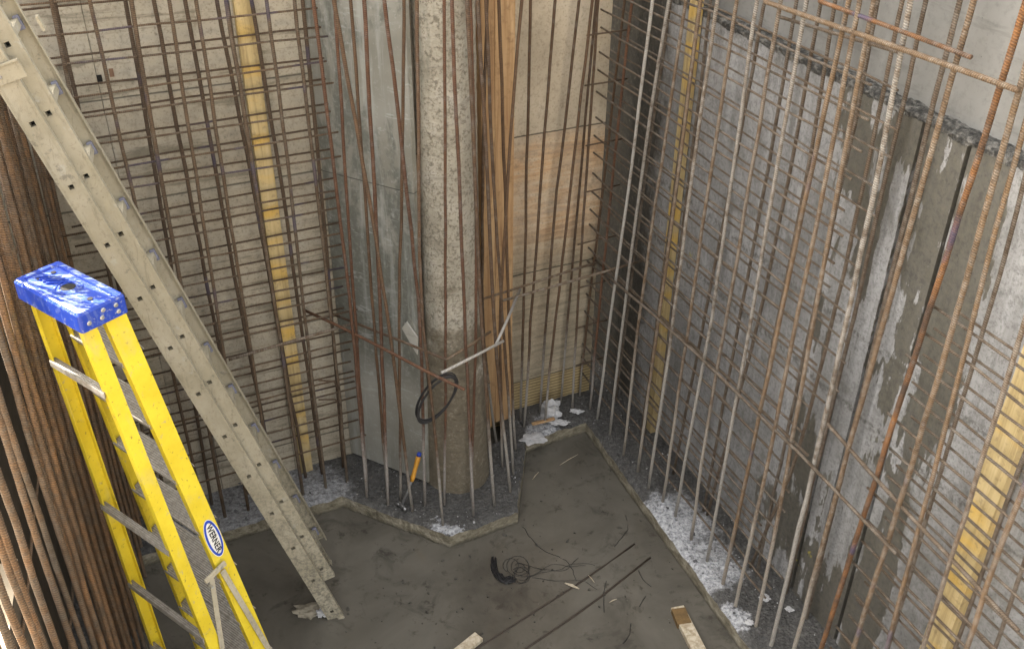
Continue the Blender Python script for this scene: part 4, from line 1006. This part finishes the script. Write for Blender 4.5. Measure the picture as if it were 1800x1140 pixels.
shard(936, 842, 947, 829, .004, 'thin splinter in the water near the corner footing')
shard(984, 817, 1016, 798, .003, 'long thin straw in the water near the corner')
# crumpled scrap by the ladder foot
def lump(c, s, seed, mat, name, lab, cat, flat_=.5):
    import bmesh
    bm = bmesh.new(); bmesh.ops.create_icosphere(bm, subdivisions=3, radius=1)
    for v in bm.verts:
        q = v.co*2.1+Vector((seed, 0, 0)); d = 1+.75*mn.noise(q)+.25*mn.noise(q*2.7)
        v.co = Vector((v.co.x*d*s[0], v.co.y*d*s[1], v.co.z*d*s[2]*flat_))
    me = bpy.data.meshes.new(name); bm.to_mesh(me); bm.free(); me.materials.append(mat)
    o = bpy.data.objects.new(name, me); col.objects.link(o); o.location = tuple(c); return tag(o, lab, cat)
lump(gz(545, 1073, .01), (.085, .05, .06), 1, M_RAG, 'crumpled_rag', 'crumpled muddy rag floating beside the extension ladder foot', 'rag')
lump(gz(566, 1076, .03), (.03, .025, .05), 4, M_PALE, 'torn_paper', 'white torn scrap stuck at the extension ladder foot', 'scrap')
lump(gz(968, 722, .16), (.07, .06, .10), 2, M_PALE, 'crumpled_plastic', 'crumpled white plastic on the corner footing below the plywood', 'plastic', .8)
lump(gz(985, 742, .14), (.06, .03, .03), 9, M_PALE, 'cement_lump', 'flat white cement lump on the footing edge near the corner', 'cement lump')
lump(gz(1013, 722, .13), (.045, .025, .02), 5, M_PALE, 'cement_lump', 'round white cement lump at the foot of a corner starter bar', 'cement lump')
lump(gz(938, 770, .125), (.09, .06, .02), 6, M_PALE, 'cement_lump', 'broad pale cement spill on the footing edge below the studs', 'cement lump')
lump(gz(1343, 1050, .13), (.03, .022, .02), 7, M_PALE, 'cement_lump', 'white cement crumb beside the right wall starters near the bottom', 'cement lump')
lump(gz(1388, 1070, .13), (.022, .018, .015), 8, M_PALE, 'cement_lump', 'small white cement crumb lowest on the right footing', 'cement lump')
lump(gz(1317, 1093, .13), (.024, .018, .015), 11, M_PALE, 'cement_lump', 'white cement crumb left of the lowest starter bar foot', 'cement lump')
plank(935, 745, 975, 735, .03, .012, 'thin wooden batten lying on the footing under the white plastic', .15, M_STUD, 'timber_batten')
A_ = [pl(x, y, nn, (E0@nn)-.01) for x, y in ((708, 575), (716, 564), (735, 592), (735, 622), (722, 600))]
mb = MB(); mb.prism(A_, (0, 0, 0), -nn*.012); tag(mb.build('broken_board', M_PANEL2), 'small pointed pale board scrap stuck low on the grey panel beside the column', 'board scrap')
# wire tangle in the water
tg = MB()
cen = gz(892, 992, .0)
def px_arc(a, rx_, ry_): return gz(893+rx_*math.cos(a), 990+ry_*math.sin(a), .0)
for i in range(44):
    k_ = random.uniform(.78, 1.1); a0 = random.uniform(1.0, 1.7); a1 = random.uniform(2.7, 3.5)
    tg.tube([px_arc(a0+(a1-a0)*t, 27*k_, 33*k_)+np.array([random.uniform(-.006, .006), random.uniform(-.006, .006), random.uniform(0, .022)]) for t in np.linspace(0, 1, 9)], .0034, 4)
for i in range(7):
    c_ = (905+random.uniform(-10, 14), 1000+random.uniform(-10, 12)); ra = random.uniform(8, 20); a0 = random.uniform(0, 6)
    tg.tube([gz(c_[0]+ra*math.cos(a0+t), c_[1]+ra*math.sin(a0+t)*.9, .012*abs(math.sin(t+i))) for t in np.linspace(0, 5.5, 14)], .0015, 4)
for i in range(4):
    p_ = np.array([random.uniform(895, 925), random.uniform(975, 1020)]); hd_ = random.uniform(-.5, .5); pts = []
    for k in range(12):
        hd_ += random.uniform(-.5, .5); p_ = p_+np.array([math.cos(hd_), math.sin(hd_)])*11; pts.append(gz(p_[0], p_[1], random.uniform(0, .012)))
    tg.tube(smoothpts(pts, .02, .001), .0014, 4)
tag(tg.build('wire_tangle', M_WIRE), 'tangled nest of thin wire lying in the muddy water', 'wire')
tg = MB()
for pts in ([(918, 925), (950, 965), (1000, 985), (1013, 1020)], [(1100, 905), (1105, 930), (1080, 960)], [(1122, 1000), (1128, 1015), (1145, 1030)], [(1124, 1065), (1128, 1050), (1135, 1047)], [(1095, 1130), (1108, 1115), (1109, 1095)], [(1062, 1075), (1060, 1040), (1066, 1020)]):
    tg.tube(smoothpts([gz(x, y, .003) for x, y in pts], .03, .003), .002, 4)
tag(tg.build('wire_clippings', M_WIRE), 'thin dark wire clippings scattered over the water', 'wire', None, 'stuff')
# white cut lengths of wire near ledge
# grit and crumbs on the footing and in the water
def grit(name, pts, mat, smin, smax, lab):
    mb = MB(); base = np.array([(1, 0, 0), (-1, 0, 0), (0, 1, 0), (0, -1, 0), (0, 0, 1), (0, 0, -1)], float)
    fc = [(0, 2, 4), (2, 1, 4), (1, 3, 4), (3, 0, 4), (2, 0, 5), (1, 2, 5), (3, 1, 5), (0, 3, 5)]
    for p in pts:
        s = random.uniform(smin, smax)*(1 if random.random() < .85 else 1.8)
        mb.add(base*np.array([s*random.uniform(.6, 1.3), s*random.uniform(.6, 1.3), s*random.uniform(.4, .9)])@np.linalg.qr(rng.normal(size=(3, 3)))[0] + p, fc)
    return tag(mb.build(name, mat), lab, 'gravel', None, 'stuff')
gp = []; gw = []
for _ in range(1500):
    o, i = random.choice(pr[60:]); t = random.random()**1.2*.85+.04; p = o*(1-t)+i*t+rng.normal(0, .01, 2); gp.append(np.array([*p, .122+.02*t*t]))
grit('gravel', gp[:620], plain('grey_grit', (.10, .10, .105), .9), .003, .009, 'dark grit scattered over the concrete footing')
grit('gravel', gp[1050:1350], M_PALE, .002, .006, 'pale crumbs scattered over the concrete footing')
grit('gravel', [np.array([random.uniform(-1, 1.5), random.uniform(3.3, 5.6), .001]) for _ in range(230)], plain('muddy_grit', (.06, .055, .045), .7), .003, .013, 'muddy lumps showing at the water surface')
